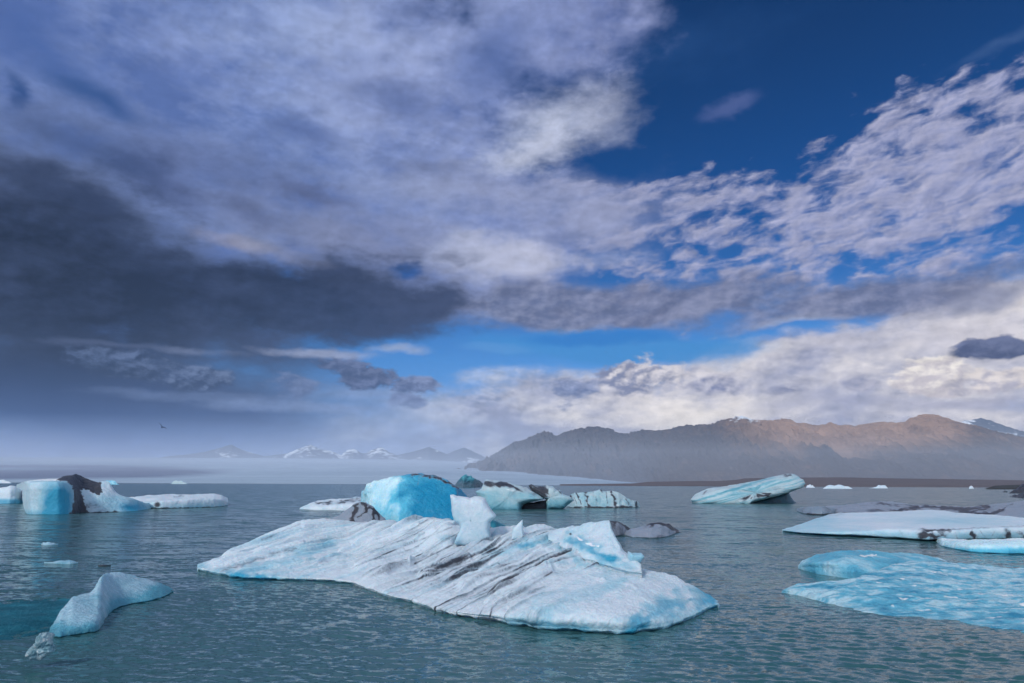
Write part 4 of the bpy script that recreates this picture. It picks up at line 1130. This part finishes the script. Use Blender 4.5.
berg('ice_floe', [(783, 532, 531.6, 0.2, 531.2, 0.6, 530.6, 1.5, 3), (800, 534.3, 532.0, 0.2, 529.5, 2.0, 525.0, 7, 10), (820, 535.6, 531.6, 0.2, 527, 3.0, 517.0, 16, 20), (838, 536.5, 531, 0.2, 526, 4.0, 513.0, 22, 27), (860, 537.4, 530.4, 0.2, 525, 5, 512.6, 23, 28), (877.5, 538.2, 529.4, 0.2, 524, 5, 512.4, 23, 28),
     (900, 539.6, 529.2, 0.25, 524, 5, 511.6, 24, 29), (912, 540.6, 529.6, 0.25, 524, 5, 511, 25, 30), (929.5, 541.8, 530.2, 0.25, 524, 5, 509.8, 26, 32), (947, 541.6, 530, 0.25, 524, 5, 511, 24, 29), (974, 541, 529, 0.2, 524, 5, 514.6, 18, 23), (1002, 540.5, 528, 0.2, 523, 5, 516, 15, 20), (1024, 540, 527, 0.2, 523, 5, 518, 12, 17), (1060, 539, 527, 0.2, 524, 4, 520, 8, 12), (1085, 536, 531, 0.2, 529, 2, 526, 4, 7)],
     520, 200, M_ICE, rough=0, disp=floe_disp, paint=floe_paint, under=1.1, lip=0.12, sharp=True, cat='ice floe', label='large flat white ice floe with dark patches in its front edge, at right')

def dirty_paint(V, X, Y, u, v):
    d = 0.33 + 0.35 * fbm(V * 0.25, 4)
    for pts, w, a in [([(888, 512.5), (905, 509.5), (925, 506.5), (950, 508.5), (969, 509.5), (988, 505.5)], 2.0, 1.0), ([(950, 508), (965, 511.5), (990, 514), (1002, 510), (1013, 504)], 1.9, 1.0), ([(872, 503), (900, 506)], 1.5, 0.8), ([(960, 511), (985, 509)], 1.6, 0.7)]:
        d = np.maximum(d, a * streak(X, Y, pts, w))
    d = d * (1 - 0.85 * sstep(1000, 1012, X) * sstep(505, 503, 0 * Y + 504))
    return {'dirt': d * (0.85 + 0.5 * fbm(V * 0.8, 3)), 'blue': 0.1 + 0.1 * fbm(V * 0.3, 3)}
berg('ice_floe', [(826, 512, 510, 0.5, 507.5, 2, 506.3, 4, 6), (842, 514.5, 512, 0.5, 507.5, 4, 505, 9, 12), (859, 515, 512, 0.5, 507, 5, 503.2, 13, 17), (879, 515.5, 512, 0.5, 507, 6, 501.4, 17, 22), (892, 515.5, 512, 0.5, 508, 6, 501.8, 16, 21), (912, 515, 512, 0.5, 508.5, 5, 504.8, 11, 16), (930, 515, 511.5, 0.5, 508.5, 4, 505.6, 8, 12), (950, 516, 512, 0.5, 509, 4, 506.4, 8, 12),
     (968, 517, 513, 0.5, 510, 4, 507.4, 8, 12), (989, 518.5, 514, 0.5, 509, 4, 504.6, 10, 14), (1002, 519, 515, 0.6, 509, 5, 503.2, 11, 16), (1015, 519.5, 515, 0.6, 508, 6, 502, 13, 18), (1030, 520, 515, 0.6, 507, 6, 500.6, 14, 20), (1060, 520, 515, 0.6, 507, 6, 501, 14, 20), (1080, 517, 514, 0.5, 510, 3, 508, 6, 9)],
     420, 110, M_DIRTY, rough=0.10, rscale=0.6, paint=dirty_paint, cat='ice floe', label='long dirty grey floe with jagged black bands, behind the large flat white floe')
berg('ice_floe', [(797, 511.5, 510.5, 0.2, 509.5, 0.5, 508.6, 0.9, 1.5), (803, 513.8, 511, 0.4, 508.6, 1.2, 507.2, 2.2, 3.5), (812, 515, 511.5, 0.4, 508.3, 1.5, 506.6, 2.8, 4.5), (822, 515.2, 511.5, 0.4, 508.3, 1.5, 506.4, 2.8, 4.5), (832, 514.5, 511.5, 0.4, 509, 1.3, 507.4, 2.4, 3.8), (838, 513, 512, 0.3, 510.6, 0.8, 509.8, 1.4, 2.2)],
     140, 70, M_DIRTY, rough=0.07, rscale=0.9, under=0.8, paint=lambda V, X, Y, u, v: {'dirt': 0.26 + 0.3 * fbm(V * 0.6, 3) + 0.6 * sstep(512.5, 514.5, Y), 'blue': 0.35 + 0 * X}, cat='ice floe', label='small rounded green-grey floe at the left end of the dirty floes')  # darker along the underside

# ---- narrow bright blue slab
berg('ice_floe', [(936, 541, 540.7, 0.1, 540.4, 0.3, 540, 0.5, 0.9), (941, 546.2, 542.5, 0.15, 540.2, 0.5, 538.4, 1.1, 2.0), (958, 550, 544, 0.2, 541, 0.7, 539, 1.6, 2.8), (970, 552, 545.5, 0.2, 542, 0.7, 539.6, 1.7, 3), (982, 553, 546, 0.2, 542, 0.7, 539.8, 1.7, 3), (1008, 554, 546, 0.2, 541.5, 0.8, 538.8, 1.8, 3.2), (1024, 554, 546, 0.2, 541, 0.8, 538.4, 1.8, 3.2), (1050, 553, 546, 0.2, 542, 0.8, 539, 1.8, 3), (1066, 549, 546, 0.2, 544, 0.5, 543, 1, 1.8)],
     260, 90, M_BLUE, rough=0.05, rscale=1.3, cat='ice floe', paint=lambda V, X, Y, u, v: {'blue': 0.04 + 0.62 * sstep(544, 553, Y + 0 * X) + 0.15 * fbm(V, 4), 'rime_glint': 0.6 * sstep(543, 539.5, Y)}, label='narrow bright blue slab of ice lying along the front of the flat white floe')

# ---- blue ice awash
def awash_paint(V, X, Y, u, v):
    f = fbm(V * np.array([0.8, 1.6, 1]), 5)
    f2 = fbm(V * np.array([2.6, 5.0, 1]), 5)
    blue = 0.27 + 0.55 * f + 0.48 * f2 * (0.6 + 1.2 * np.abs(f)) + 0.38 * np.exp(-(((X - 905) / 28) ** 2 + ((Y - 596) / 12) ** 2)) + 0.30 * np.exp(-(((X - 1000) / 40) ** 2 + ((Y - 612) / 10) ** 2)) + 0.25 * np.exp(-(((X - 880) / 16) ** 2 + ((Y - 606) / 6) ** 2)) 
    q = perlin(np.stack([X * 0.11, Y * 0.42, X * 0], -1)) + 0.6 * perlin(np.stack([X * 0.3, Y * 0.9, X * 0 + 4], -1))
    q = perlin(V * np.array([1.6, 2.6, 1]) + 3) + 0.7 * perlin(V * np.array([4.5, 7.0, 1]))
    rime_glint = 0.74 * sstep(0.15, 0.80, q) * sstep(820, 900, X)  # white highlights and glints painted into the ice colour
    for pts, w in [([(947, 576), (958, 578)], 2.0), ([(975, 582), (1005, 584)], 2.6), ([(936, 617.5), (950, 618.5)], 1.2), ([(966, 589), (974, 589)], 1.4), ([(860, 556), (875, 555)], 1.6), ([(990, 572), (1015, 573)], 1.6)]:
        rime_glint = np.maximum(rime_glint, 0.40 * streak(X, Y, pts, w * 1.6) + 0.30 * q * streak(X, Y, pts, w * 3))
    return {'blue': blue, 'rime_glint': rime_glint}
def awash_disp(V, N, u, v):
    d = (0.07 * fbm(V * np.array([1.2, 2.2, 1]), 5) + 0.025 * ridged(V * np.array([3.0, 6.0, 1]), 3)) * sstep(-0.1, 0.15, V[..., 2])
    return V + N * d[..., None]
berg('iceberg', [(782, 592, 591.6, 0.01, 591.2, 0.03, 590.2, 0.03, 0.3), (800, 596, 593.0, 0.07, 589, 0.15, 584.2, 0.16, 0.8), (818, 600.5, 596, 0.10, 589, 0.20, 582.6, 0.22, 1.0), (833, 604.2, 599, 0.10, 590, 0.22, 581.4, 0.26, 1.2), (850, 608, 601, 0.10, 591, 0.24, 579.6, 0.30, 1.4), (863, 611, 603, 0.10, 591, 0.25, 577.5, 0.33, 1.6), (880, 614, 605, 0.10, 590, 0.26, 571, 0.38, 1.8), (893, 615.5, 606, 0.10, 588, 0.26, 565, 0.42, 2.0), (908, 616.6, 606.6, 0.10, 586, 0.26, 562.4, 0.42, 2.0),
     (925, 617.4, 607, 0.10, 586, 0.25, 562.6, 0.40, 2.0), (943, 619, 608, 0.10, 587, 0.22, 563.6, 0.34, 2.0), (965, 621.6, 609.5, 0.09, 589, 0.17, 566, 0.24, 2.0), (993, 628, 613, 0.08, 592, 0.14, 569, 0.18, 2.0), (1023, 631, 616, 0.08, 594, 0.13, 571, 0.15, 2.0), (1060, 632, 618, 0.08, 597, 0.12, 576, 0.14, 1.5), (1090, 624, 618, 0.05, 606, 0.08, 596, 0.08, 1.0), (1104, 612, 611, 0.02, 609, 0.03, 607, 0.07, 0.3)],
     700, 300, M_AWASH, disp=awash_disp, paint=awash_paint, under=-0.1, lip=0.015, zmode=True, label='bright blue low berg awash in the water at right, dotted with white flecks')
berg('iceberg', [(798, 568.5, 567.6, 0.02, 566.6, 0.05, 565.4, 0.06, 0.4), (806, 571, 567, 0.18, 563, 0.28, 559.6, 0.30, 1.0), (818, 574, 568, 0.28, 561, 0.42, 554.6, 0.46, 1.4), (830, 576, 569, 0.32, 560, 0.50, 551.8, 0.55, 1.6), (853, 579, 570, 0.34, 560, 0.52, 550.4, 0.58, 1.8), (870, 579, 570, 0.32, 560, 0.48, 550.8, 0.54, 1.8), (895, 577, 568, 0.26, 560, 0.40, 552.4, 0.45, 1.8), (920, 574, 567, 0.18, 560.5, 0.28, 554.4, 0.32, 1.5), (940, 571, 567, 0.10, 563, 0.16, 559, 0.18, 1.0), (954, 567.5, 566, 0.03, 564.6, 0.05, 563, 0.05, 0.4)],
     380, 200, M_AWASH, disp=awash_disp, paint=lambda V, X, Y, u, v: {'blue': 0.36 + 0.35 * fbm(V * 0.9, 4) + 0.25 * np.exp(-(((X - 892) / 14) ** 2 + ((Y - 566) / 6) ** 2)), 'rime_glint': 0.85 * streak(X, Y, [(860, 556), (876, 555.4)], 1.3) + 0.5 * streak(X, Y, [(846, 553), (858, 552)], 0.9), 'dirt': 0.5 * streak(X, Y, [(940, 560), (950, 563)], 1.6)},
     under=0.0, lip=0.03, zmode=True, label='smooth blue rounded berg just behind the left end of the bright blue one awash')

# ---- left middle distance: cube, black mass and tail
def cube_paint(V, X, Y, u, v):
    W = 0.8 + 0.7 * fbm(V * 0.8, 4)
    dk = 0.95 * inside(X, Y, [(57, 480.3), (60, 477.5), (63, 475), (76, 471), (90, 478), (100, 481.5), (103, 493), (97, 494.5), (88, 489.5), (80.5, 490), (84, 500), (88, 513), (72, 514), (73, 505), (74.5, 497), (72.5, 485), (67, 481.5)], 1.6, 1.6)
    dk = np.maximum(dk, 0.38 * sstep(78, 84, X) * sstep(122, 96, X) * sstep(496, 507, Y))
    dk = np.maximum(dk, 0.7 * streak(X, Y, [(70, 513), (100, 512.5), (118, 512)], 1.0))
    blue = 0.22 + 1.2 * np.exp(-(((X - 58) / 15) ** 2 + ((Y - 501) / 17) ** 2)) + 0.26 * sstep(82, 110, X) * sstep(488, 508, Y) + 0.55 * np.exp(-(((X - 133) / 14) ** 2 + ((Y - 508) / 5) ** 2)) + 0.12 * fbm(V * 0.5, 4) + 0.45 * sstep(507, 514, Y) * sstep(80, 60, X)
    rime_glint = 0.7 * sstep(482.5, 480, Y) * sstep(70, 62, X) + 0.4 * streak(X, Y, [(104, 484), (112, 492), (124, 497)], 2.0)
    return {'dirt': dk * (0.35 + 0.65 * W) + 0.25 * dk, 'blue': blue, 'rime_glint': rime_glint}
def cube_disp(V, N, u, v):
    d = 0.06 * fbm(V * 0.9, 5) + 0.10 * (ridged(V * 0.55, 3) - 0.5) * sstep(72, 78, project(V)[0])
    return V + N * d[..., None]
berg('iceberg', [(17, 489, 488.2, 0.2, 486.2, 0.4, 485.4, 0.8, 484.6, 1.2, 3), (22, 500, 495, 0.2, 488, 0.3, 484.4, 0.8, 482.4, 2, 5), (25, 513.4, 503, 0.2, 490, 0.3, 483.6, 0.8, 481.6, 2.5, 6.5), (28.5, 514.5, 504, 0.2, 489, 0.3, 482.8, 0.8, 480.8, 3, 8), (43, 514.8, 503, 0.2, 489, 0.3, 481.6, 0.8, 479.2, 4, 10), (58, 514.8, 503, 0.2, 489, 0.3, 481.8, 0.8, 479.0, 4.5, 11), (63, 514.6, 503, 0.2, 489, 0.3, 482, 0.9, 476.4, 5, 11),
     (70, 514.2, 503, 0.2, 490, 0.4, 483.4, 1.2, 475.6, 5, 11), (73, 513.8, 502, 0.4, 490, 1.0, 481, 2.6, 474.8, 4.6, 11), (76, 513.5, 502, 0.6, 490, 1.6, 480.5, 3.0, 473.2, 4.8, 11), (81, 512.8, 502, 0.8, 491, 1.8, 482, 3.2, 475.6, 4.8, 10.5), (89, 512.8, 503, 0.9, 493, 2.0, 485, 3.4, 479.6, 4.6, 10), (97, 512.7, 504, 0.9, 495.5, 2.0, 487, 3.4, 482.4, 4.6, 9.5),
     (102, 512.6, 504, 0.9, 496, 2.0, 487, 3.4, 481.2, 4.6, 9.2), (108, 512.4, 504.5, 0.8, 497, 1.8, 488, 3.2, 480.2, 4.4, 8.8), (110.5, 512.3, 505, 0.8, 498, 1.6, 490, 2.8, 483, 3.8, 8), (114, 512.2, 506, 0.7, 500, 1.4, 494.5, 2.4, 490.2, 3.4, 7.4), (122, 512, 508, 0.6, 503, 1.2, 499, 2.0, 496, 3.0, 6.6), (130, 511.6, 508.5, 0.6, 504.5, 1.1, 501, 1.8, 498, 2.6, 6),
     (138, 511, 508.5, 0.5, 505.5, 1, 503, 1.5, 500.6, 2.1, 5), (147, 509.4, 508, 0.4, 506, 0.8, 504.4, 1.1, 503, 1.5, 3.6), (155, 507.4, 506.8, 0.2, 506, 0.4, 505.3, 0.6, 505, 0.8, 1.6)],
     620, 200, M_ICE_FAR, rough=0, disp=cube_disp, sharp=True, soft=0.026, paint=cube_paint, label='iceberg with a square turquoise block, a black hump and a blue tail')
def lfloe_paint(V, X, Y, u, v):
    d = 0.85 * np.exp(-(((X - 157.5) / 3.2) ** 2 + ((Y - 504.5) / 2.8) ** 2)) + 0.45 * streak(X, Y, [(174, 496.5), (184, 496)], 0.9) + 0.8 * streak(X, Y, [(152, 508.3), (200, 508), (226, 507)], 0.8)  # last streak paints the shadow along the floe's base
    return {'dirt': d, 'blue': 0.06 + 0.36 * sstep(499, 507, Y) + 0.15 * fbm(V * 0.6, 4), 'rime_glint': 0.4 * sstep(498, 495, Y)}  # dirt also carries the shadow painted along the base
berg('ice_floe', [(126, 506, 502, 0.5, 499, 2, 497.6, 4, 7), (138, 508, 503, 0.4, 499, 3, 496.8, 6, 10), (149, 508.4, 502.5, 0.4, 498, 4, 495.2, 8, 13), (162, 508.6, 501, 0.3, 497.6, 4, 494.5, 9, 14), (171, 508.4, 500.5, 0.3, 497.4, 4, 494.4, 9, 14), (188.6, 508, 499.5, 0.3, 496.8, 4, 494.6, 8, 13), (201, 507.6, 499, 0.3, 496.4, 4, 494, 8, 13), (214, 507.2, 499, 0.3, 496, 4, 493.3, 8, 12), (221.6, 506.8, 500, 0.3, 497.4, 3, 495.4, 6, 10), (227.5, 505.6, 502, 0.3, 499.6, 2, 498, 4, 6)],
     360, 90, M_ICE_FAR, rough=0.09, rscale=0.7, sharp=True, under=0.9, paint=lfloe_paint, cat='ice floe', label='flat white floe with a teal side and a dark spot at its left end')
berg('iceberg', [(-60, 503, 500, 0.4, 496, 1, 494, 2, 6), (-30, 503.6, 499, 0.4, 491, 1, 488.5, 2, 7), (0, 503.8, 498, 0.4, 490.5, 1, 487.9, 2.2, 7), (7, 503.8, 498, 0.4, 490, 1, 487.4, 2.2, 7), (10, 503.8, 498, 0.4, 489.5, 1, 486, 2.2, 7), (15, 503.7, 498, 0.4, 489.5, 1, 486.2, 2.2, 6.5), (21, 503.4, 498.5, 0.4, 492, 1, 489, 2, 6), (32, 503, 500, 0.3, 496, 0.8, 494, 1.5, 4)],
     240, 90, M_ICE_FAR, rough=0.15, rscale=0.5, paint=lambda V, X, Y, u, v: {'blue': 0.05 + 0.75 * sstep(497, 501, Y) + 0.1 * fbm(V * 0.6, 3), 'rime_glint': 0.45 * sstep(496, 492, Y)}, label='white iceberg with a blue waterline, behind the square turquoise block')
berg('growler', [(-22, 502.5, 500, 0.3, 496, 0.7, 494, 1.2, 2.5), (-12, 503.5, 499, 0.3, 493, 0.8, 490.6, 1.4, 3), (0, 503.6, 499, 0.3, 493.5, 0.8, 491, 1.4, 3), (4, 502.4, 499, 0.3, 495, 0.6, 492.6, 1.0, 2.2), (7, 500.6, 499, 0.2, 497, 0.4, 496, 0.6, 1.3)],
     100, 60, M_DIRTY, rough=0.08, rscale=0.8, paint=lambda V, X, Y, u, v: {'dirt': 0.95 + 0 * X}, cat='growler', label='small black lump of dirty ice cut by the left edge of the view')

# ---- foreground left: wet berg with its drowned shelf
left_root = bpy.data.objects.new('iceberg', None); C.objects.link(left_root)
lr = at(np.array(95.0), np.array(618.0), depth_water(95.0, 618.0)); lr[2] = 0
left_root.location = lr
left_root['label'] = 'wet pale blue two-humped berg with a drowned teal shelf, left foreground'
left_root['category'] = 'iceberg'
def left_paint(V, X, Y, u, v):
    blue = 0.10 + 0.16 * fbm(V * 1.3, 5) + 0.55 * sstep(612, 634, Y) * sstep(110, 90, X) + 0.35 * sstep(0.30, 0.05, V[..., 2]) * sstep(100, 112, X)
    blue += 0.20 * sstep(140, 168, X)
    rime_glint = 0.25 + 0.2 * fbm(V * 2, 4) - 0.4 * sstep(610, 626, Y)
    return {'blue': blue, 'rime_glint': rime_glint}
def left_disp(V, N, u, v):
    d = 0.03 * fbm(V * 2.2, 5) + 0.012 * ridged(V * 9.0, 3)
    return V + N * d[..., None]
o = berg('ice_body', [(49, 636, 635, 0.1, 633, 0.2, 631, 0.4, 0.8), (53, 637.4, 633, 0.15, 628, 0.4, 624.5, 0.7, 1.2), (60, 638, 630, 0.15, 620, 0.7, 613, 1.3, 2.0), (66, 636.6, 627, 0.15, 615, 0.9, 605.5, 1.6, 2.6), (72.5, 635.6, 624, 0.15, 608, 1.1, 597.2, 2.0, 3.1), (90, 633.4, 621, 0.15, 604, 1.3, 593.5, 2.4, 3.6), (95, 632.4, 619, 0.2, 602, 1.4, 588, 2.6, 3.8),
     (98, 631, 616, 0.3, 597, 1.6, 581.5, 2.8, 4.0), (102, 626.5, 613, 0.3, 593, 1.6, 575.8, 2.7, 4.0), (105, 619, 608, 0.3, 590, 1.4, 573.5, 2.5, 3.8), (112.5, 611, 602, 0.3, 586, 1.2, 572.4, 2.2, 3.6), (120, 607.4, 600, 0.3, 585, 1.1, 573, 2.0, 3.4), (132.5, 604.2, 598, 0.3, 585, 1.0, 575.4, 1.9, 3.2), (150, 601.4, 596, 0.25, 587, 0.9, 580.6, 1.6, 2.8), (162.5, 598.0, 594, 0.2, 589, 0.7, 585.6, 1.2, 2.1), (169, 594.6, 592.6, 0.15, 590, 0.4, 588.4, 0.7, 1.3), (173, 592, 591.6, 0.1, 591, 0.2, 590.6, 0.3, 0.6)],
     520, 220, M_WET, disp=left_disp, paint=left_paint, under=0.12, lip=0.03, end=0.1)
o.parent = left_root; o.location = Vector(o.location) - left_root.location
def shelf_disp(V, N, u, v):
    return V + np.array([0, 0, 1.0]) * (0.014 * fbm(V * np.array([2.0, 3.4, 0]), 5) + 0.008 * fbm(V * np.array([9, 12, 0]), 3))[..., None]
o = berg('drowned_shelf', [(-60, 636, 632, 0.0, 622, 0.085, 604.5, 0.0, 0.3), (-20, 639, 635, 0.0, 624, 0.085, 603.2, 0.0, 0.3), (0, 639, 635, 0.0, 623, 0.085, 602.7, 0.0, 0.3), (20, 638, 634, 0.0, 622, 0.085, 601.7, 0.0, 0.3), (40, 632, 628.4, 0.0, 616, 0.085, 600.6, 0.0, 0.3), (60, 627, 623.6, 0.0, 612, 0.08, 599.4, 0.0, 0.3), (76, 619, 616, 0.0, 607, 0.07, 599, 0.0, 0.3)],
     300, 120, M_SHELF, disp=shelf_disp, paint=lambda V, X, Y, u, v: {'blue': 0.62 + 0.5 * fbm(V * np.array([1, 1.6, 1]), 4) + 0.2 * sstep(64, 40, X)}, under=-0.1, lip=0.01, end=0.0, back_h=0.0, zmode=True)
o.parent = left_root; o.location = Vector(o.location) - left_root.location

# ---- clear lump of glassy ice
def glass_ice():
    m, T, p, o = new_mat('clear_glassy_ice')
    pos = T.n('ShaderNodeTexCoord').outputs['Object']
    n1 = T.noise(pos, 7.0, 4, 0.55); n2 = T.noise(pos, 20.0, 3, 0.55)
    p.inputs['Transmission Weight'].default_value = 0.45
    p.inputs['IOR'].default_value = 1.31
    T.put(p.inputs['Base Color'], T.ramp(T.m('MULTIPLY_ADD', n2, 0.4, T.m('MULTIPLY', n1, 0.6)), [(0.42, (0.16, 0.34, 0.42, 1)), (0.52, (0.45, 0.66, 0.74, 1)), (0.62, (0.97, 0.99, 1.0, 1))]))
    p.inputs['Roughness'].default_value = 0.06
    b = T.n('ShaderNodeBump'); b.inputs['Strength'].default_value = 1.0; b.inputs['Distance'].default_value = 0.05
    T.put(b.inputs['Height'], T.m('ADD', n1, T.m('MULTIPLY', n2, 0.4)))
    T.put(p.inputs['Normal'], b.outputs[0])
    return m
slab('ice_chunk', [(40, 634.5), (42.5, 632.6), (48, 632.6), (50.5, 636), (50.5, 641), (53.8, 647), (53, 651), (46, 655.5), (40, 658), (34, 659), (28.5, 657), (29.5, 650), (33, 645.5), (38.5, 643.5), (38, 638)], 11.95, 0.32, glass_ice(), rough=0.05, rscale=10.0, flat=0.6, n=140,
     cat='ice chunk', label='small knobbly chunk of clear glassy ice beside the two-humped berg')

# ---- small pieces
def small(name, x0, x1, ytop, ybot, mat, label, cat, blue=0.1, dirt=0.0, dep=3.0, rough=0.03, rsc=2.0, group=None, skew=0.4, seed=0, nn=70, D=None):
    if D:      # far pieces: the water at that distance gives the foot line
        ybot = float(project(at(np.array((x0 + x1) / 2), np.array(490.0), np.array(float(D))) * np.array([1, 1, 0.0]))[1])
    cols = []
    for i, t in enumerate(np.linspace(0, 1, 9)):
        h = (math.sin(math.pi * t ** (math.log(0.5) / math.log(max(skew, 0.2)))) ** 0.7) if 0 < t < 1 else 0.05
        j = 0.8 + 0.4 * (0.5 + 0.5 * math.sin(seed + i * 2.3))
        hh = min(1.0, h * j)
        yf = ybot - 0.25 * (ybot - ytop) * (1 - h) * (D is None)
        yt = yf - (yf - ytop) * max(hh, 0.06)
        cols.append((x0 + (x1 - x0) * t, yf, yf - (yf - yt) * 0.5, dep * 0.1, yt, dep * 0.4 * (0.3 + 0.7 * h), dep * (0.3 + 0.7 * h)))
    return berg(name, cols, nn, 40, mat, rough=rough, rscale=rsc, cat=cat, label=label, group=group, under=0.0, end=0.05, base=None if not D else float(D), lip=0.04 if not D else 0.0,
                paint=lambda V, X, Y, u, v: {'blue': blue + 0.2 * fbm(V, 3), 'dirt': dirt + 0.0 * X})
small('ice_chunk', 41, 58, 542.0, 545.4, M_WET, 'smaller of two scraps of ice nearly drowned in open water at left', 'ice chunk', 0.05, dep=0.5, skew=0.35, rough=0.01)
small('ice_chunk', 44, 78, 559.8, 564.2, M_WET, 'longer of two flat scraps of ice nearly drowned in open water at left', 'ice chunk', 0.15, dep=0.7, skew=0.7, rough=0.01)
small('ice_chunk', 98, 111, 564.4, 566.0, M_DIRTY, 'thin dark sliver floating left of the tip of the big iceberg', 'ice chunk', 0, 0.9, dep=0.25, rough=0.004)
small('iceberg', 101, 119, 479.4, 484.0, M_BLUE, 'tiny bright blue iceberg on the horizon behind the black-humped berg', 'iceberg', 0.3, dep=9, rough=1.2, rsc=0.12, skew=0.4, seed=1, D=900)
small('iceberg', 171, 187, 480.6, 482.8, M_PALE, 'tiny white iceberg on the horizon above the flat white floe', 'iceberg', 0.0, dep=9, rough=0.9, rsc=0.12, seed=2, D=1500)  # duller material puts the haze in front of it into its colour
small('iceberg', -8, 11, 479.6, 482.6, M_ICE_FAR, 'tiny white iceberg on the horizon at the far left edge', 'iceberg', 0.0, dep=9, rough=0.6, rsc=0.12, seed=3, D=1500)
small('ice_floe', 823, 852, 484.6, 488.4, M_ICE_FAR, 'largest of the three distant white floes off the right shore', 'ice floe', 0.1, 0.12, dep=10, rough=0.5, rsc=0.12, seed=4, D=650)
small('ice_floe', 869, 888, 485.0, 487.6, M_ICE_FAR, 'rightmost of the three distant white floes off the right shore', 'ice floe', 0.05, 0.0, dep=10, rough=0.5, rsc=0.12, seed=5, skew=0.7, D=800)
small('ice_floe', 806, 815, 484.6, 487.2, M_ICE_FAR, 'smallest distant white floe, just right of the leaning slab', 'ice floe', 0.05, 0.0, dep=8, rough=0.5, rsc=0.12, seed=6, D=900)
small('ice_chunk', 969, 974, 485.6, 487.8, M_ICE_FAR, 'single white speck of ice far off on the right', 'ice chunk', 0.0, 0.0, dep=5, rough=0.2, rsc=0.2, D=800)
small('growler', 1003, 1008, 490.6, 492.4, M_DIRTY, 'tiny dark growler left of the two black bergs at the right edge', 'growler', 0.0, 0.9, dep=3, rough=0.1, rsc=0.5)
small('iceberg', 1010, 1062, 483.0, 492.0, M_DIRTY, 'black dirt-covered berg at the right edge, the farther of two', 'iceberg', 0.0, 0.95, dep=18, rough=0.9, rsc=0.15, seed=2, nn=120, skew=0.45, D=300)
small('iceberg', 1009, 1070, 491.0, 498.6, M_DIRTY, 'black dirt-covered berg at the right edge, the nearer of two', 'iceberg', 0.0, 0.95, dep=12, rough=0.5, rsc=0.2, seed=4, nn=120, skew=0.5)
ridge_land('headland', [(985, 488.6), (990, 487.0), (994, 485.6), (1008, 485.0), (1019, 484.6), (1060, 484), (1120, 482), (1250, 480)], 0, 640.0, 740.0, 160, 24, M_DARKROCK, 0.5, 0.05, shape=0.5, back=100)

# ---- the bird
def bird():
    root = bpy.data.objects.new('bird', None); C.objects.link(root)
    p = at(np.array(162.0), np.array(427.0), np.array(75.0))
    root.location = p; root.rotation_euler = (R(-20), R(35), R(20))
    root['label'] = 'small dark seabird in flight under the storm cloud at left'; root['category'] = 'bird'
    t = np.linspace(0, 1, 18); a = np.linspace(0, 2 * math.pi, 14, endpoint=False)
    r = 0.055 * np.sin(np.pi * np.clip(t * 0.96 + 0.02, 0, 1)) ** 0.75 * (1 - 0.35 * t) + 0.002
    V = np.stack([np.outer(r, np.cos(a)), (t[:, None] - 0.4) * 0.46 * np.ones(14), np.outer(r * 0.85, np.sin(a))], -1)
    V[0:4, :, 2] += 0.01
    m, T, pr, o = new_mat('dark_feathers'); pr.inputs['Base Color'].default_value = (0.02, 0.022, 0.026, 1); pr.inputs['Roughness'].default_value = 0.8
    obj('body', grid_mesh('body', V[:, :, :], wrap_u=True), m, root)
    for s in (-1, 1):
        w = np.linspace(0, 1, 16)
        chord = 0.16 * (1 - w ** 1.6) + 0.015
        lead = -0.02 + 0.10 * np.sin(w * math.pi * 0.9) - 0.16 * w ** 2
        up = 0.16 * np.sin(w * 1.9) - 0.05 * w
        rows = []
        for k, (c, z) in enumerate([(0, 0.004), (0.35, 0.016), (1, 0.0), (0.35, -0.006), (0, -0.003)]):
            rows.append(np.stack([s * (0.02 + 0.52 * w), -lead + c * chord - 0.06, up + z * (1 - w * 0.7) + 0.02], -1))
        obj('wing', grid_mesh('wing', np.stack(rows, 0)), m, root)
    tl = np.array([[[-0.02, 0.22, 0.004], [0.02, 0.22, 0.004]], [[-0.06, 0.36, 0.0], [0.06, 0.36, 0.0]], [[-0.02, 0.22, -0.006], [0.02, 0.22, -0.006]]])
    obj('tail', grid_mesh('tail', tl), m, root)
bird()
# ------------------------------------------------------------------ air
def air(name, box, density, colour, g=0.1):
    x, y0, y1, z0, z1 = box
    vs = [(-x, y0, z0), (x, y0, z0), (x, y1, z0), (-x, y1, z0), (-x, y0, z1), (x, y0, z1), (x, y1, z1), (-x, y1, z1)]
    fs = [(0, 3, 2, 1), (4, 5, 6, 7), (0, 1, 5, 4), (1, 2, 6, 5), (2, 3, 7, 6), (3, 0, 4, 7)]
    me = bpy.data.meshes.new(name); me.from_pydata(vs, [], fs)
    m = bpy.data.materials.new(name + '_air'); m.use_nodes = True
    T = NT(m.node_tree)
    o = T.n('ShaderNodeOutputMaterial'); p = T.n('ShaderNodeVolumePrincipled')
    p.inputs['Color'].default_value = (*colour, 1)
    p.inputs['Density'].default_value = density
    p.inputs['Anisotropy'].default_value = g
    T.t.links.new(p.outputs[0], o.inputs['Volume'])
    obj(name, me, m, kind='stuff')
air('haze', (16500.0, -300.0, 17000.0, -8.0, 900.0), 0.00003, (0.55, 0.72, 1.0), -0.1)
# the bank of mist lying on the shore under the mountains
air('mist_bank', (16000.0, 2700.0, 16500.0, -6.0, 270.0), 0.00016, (0.86, 0.90, 1.0), -0.1)
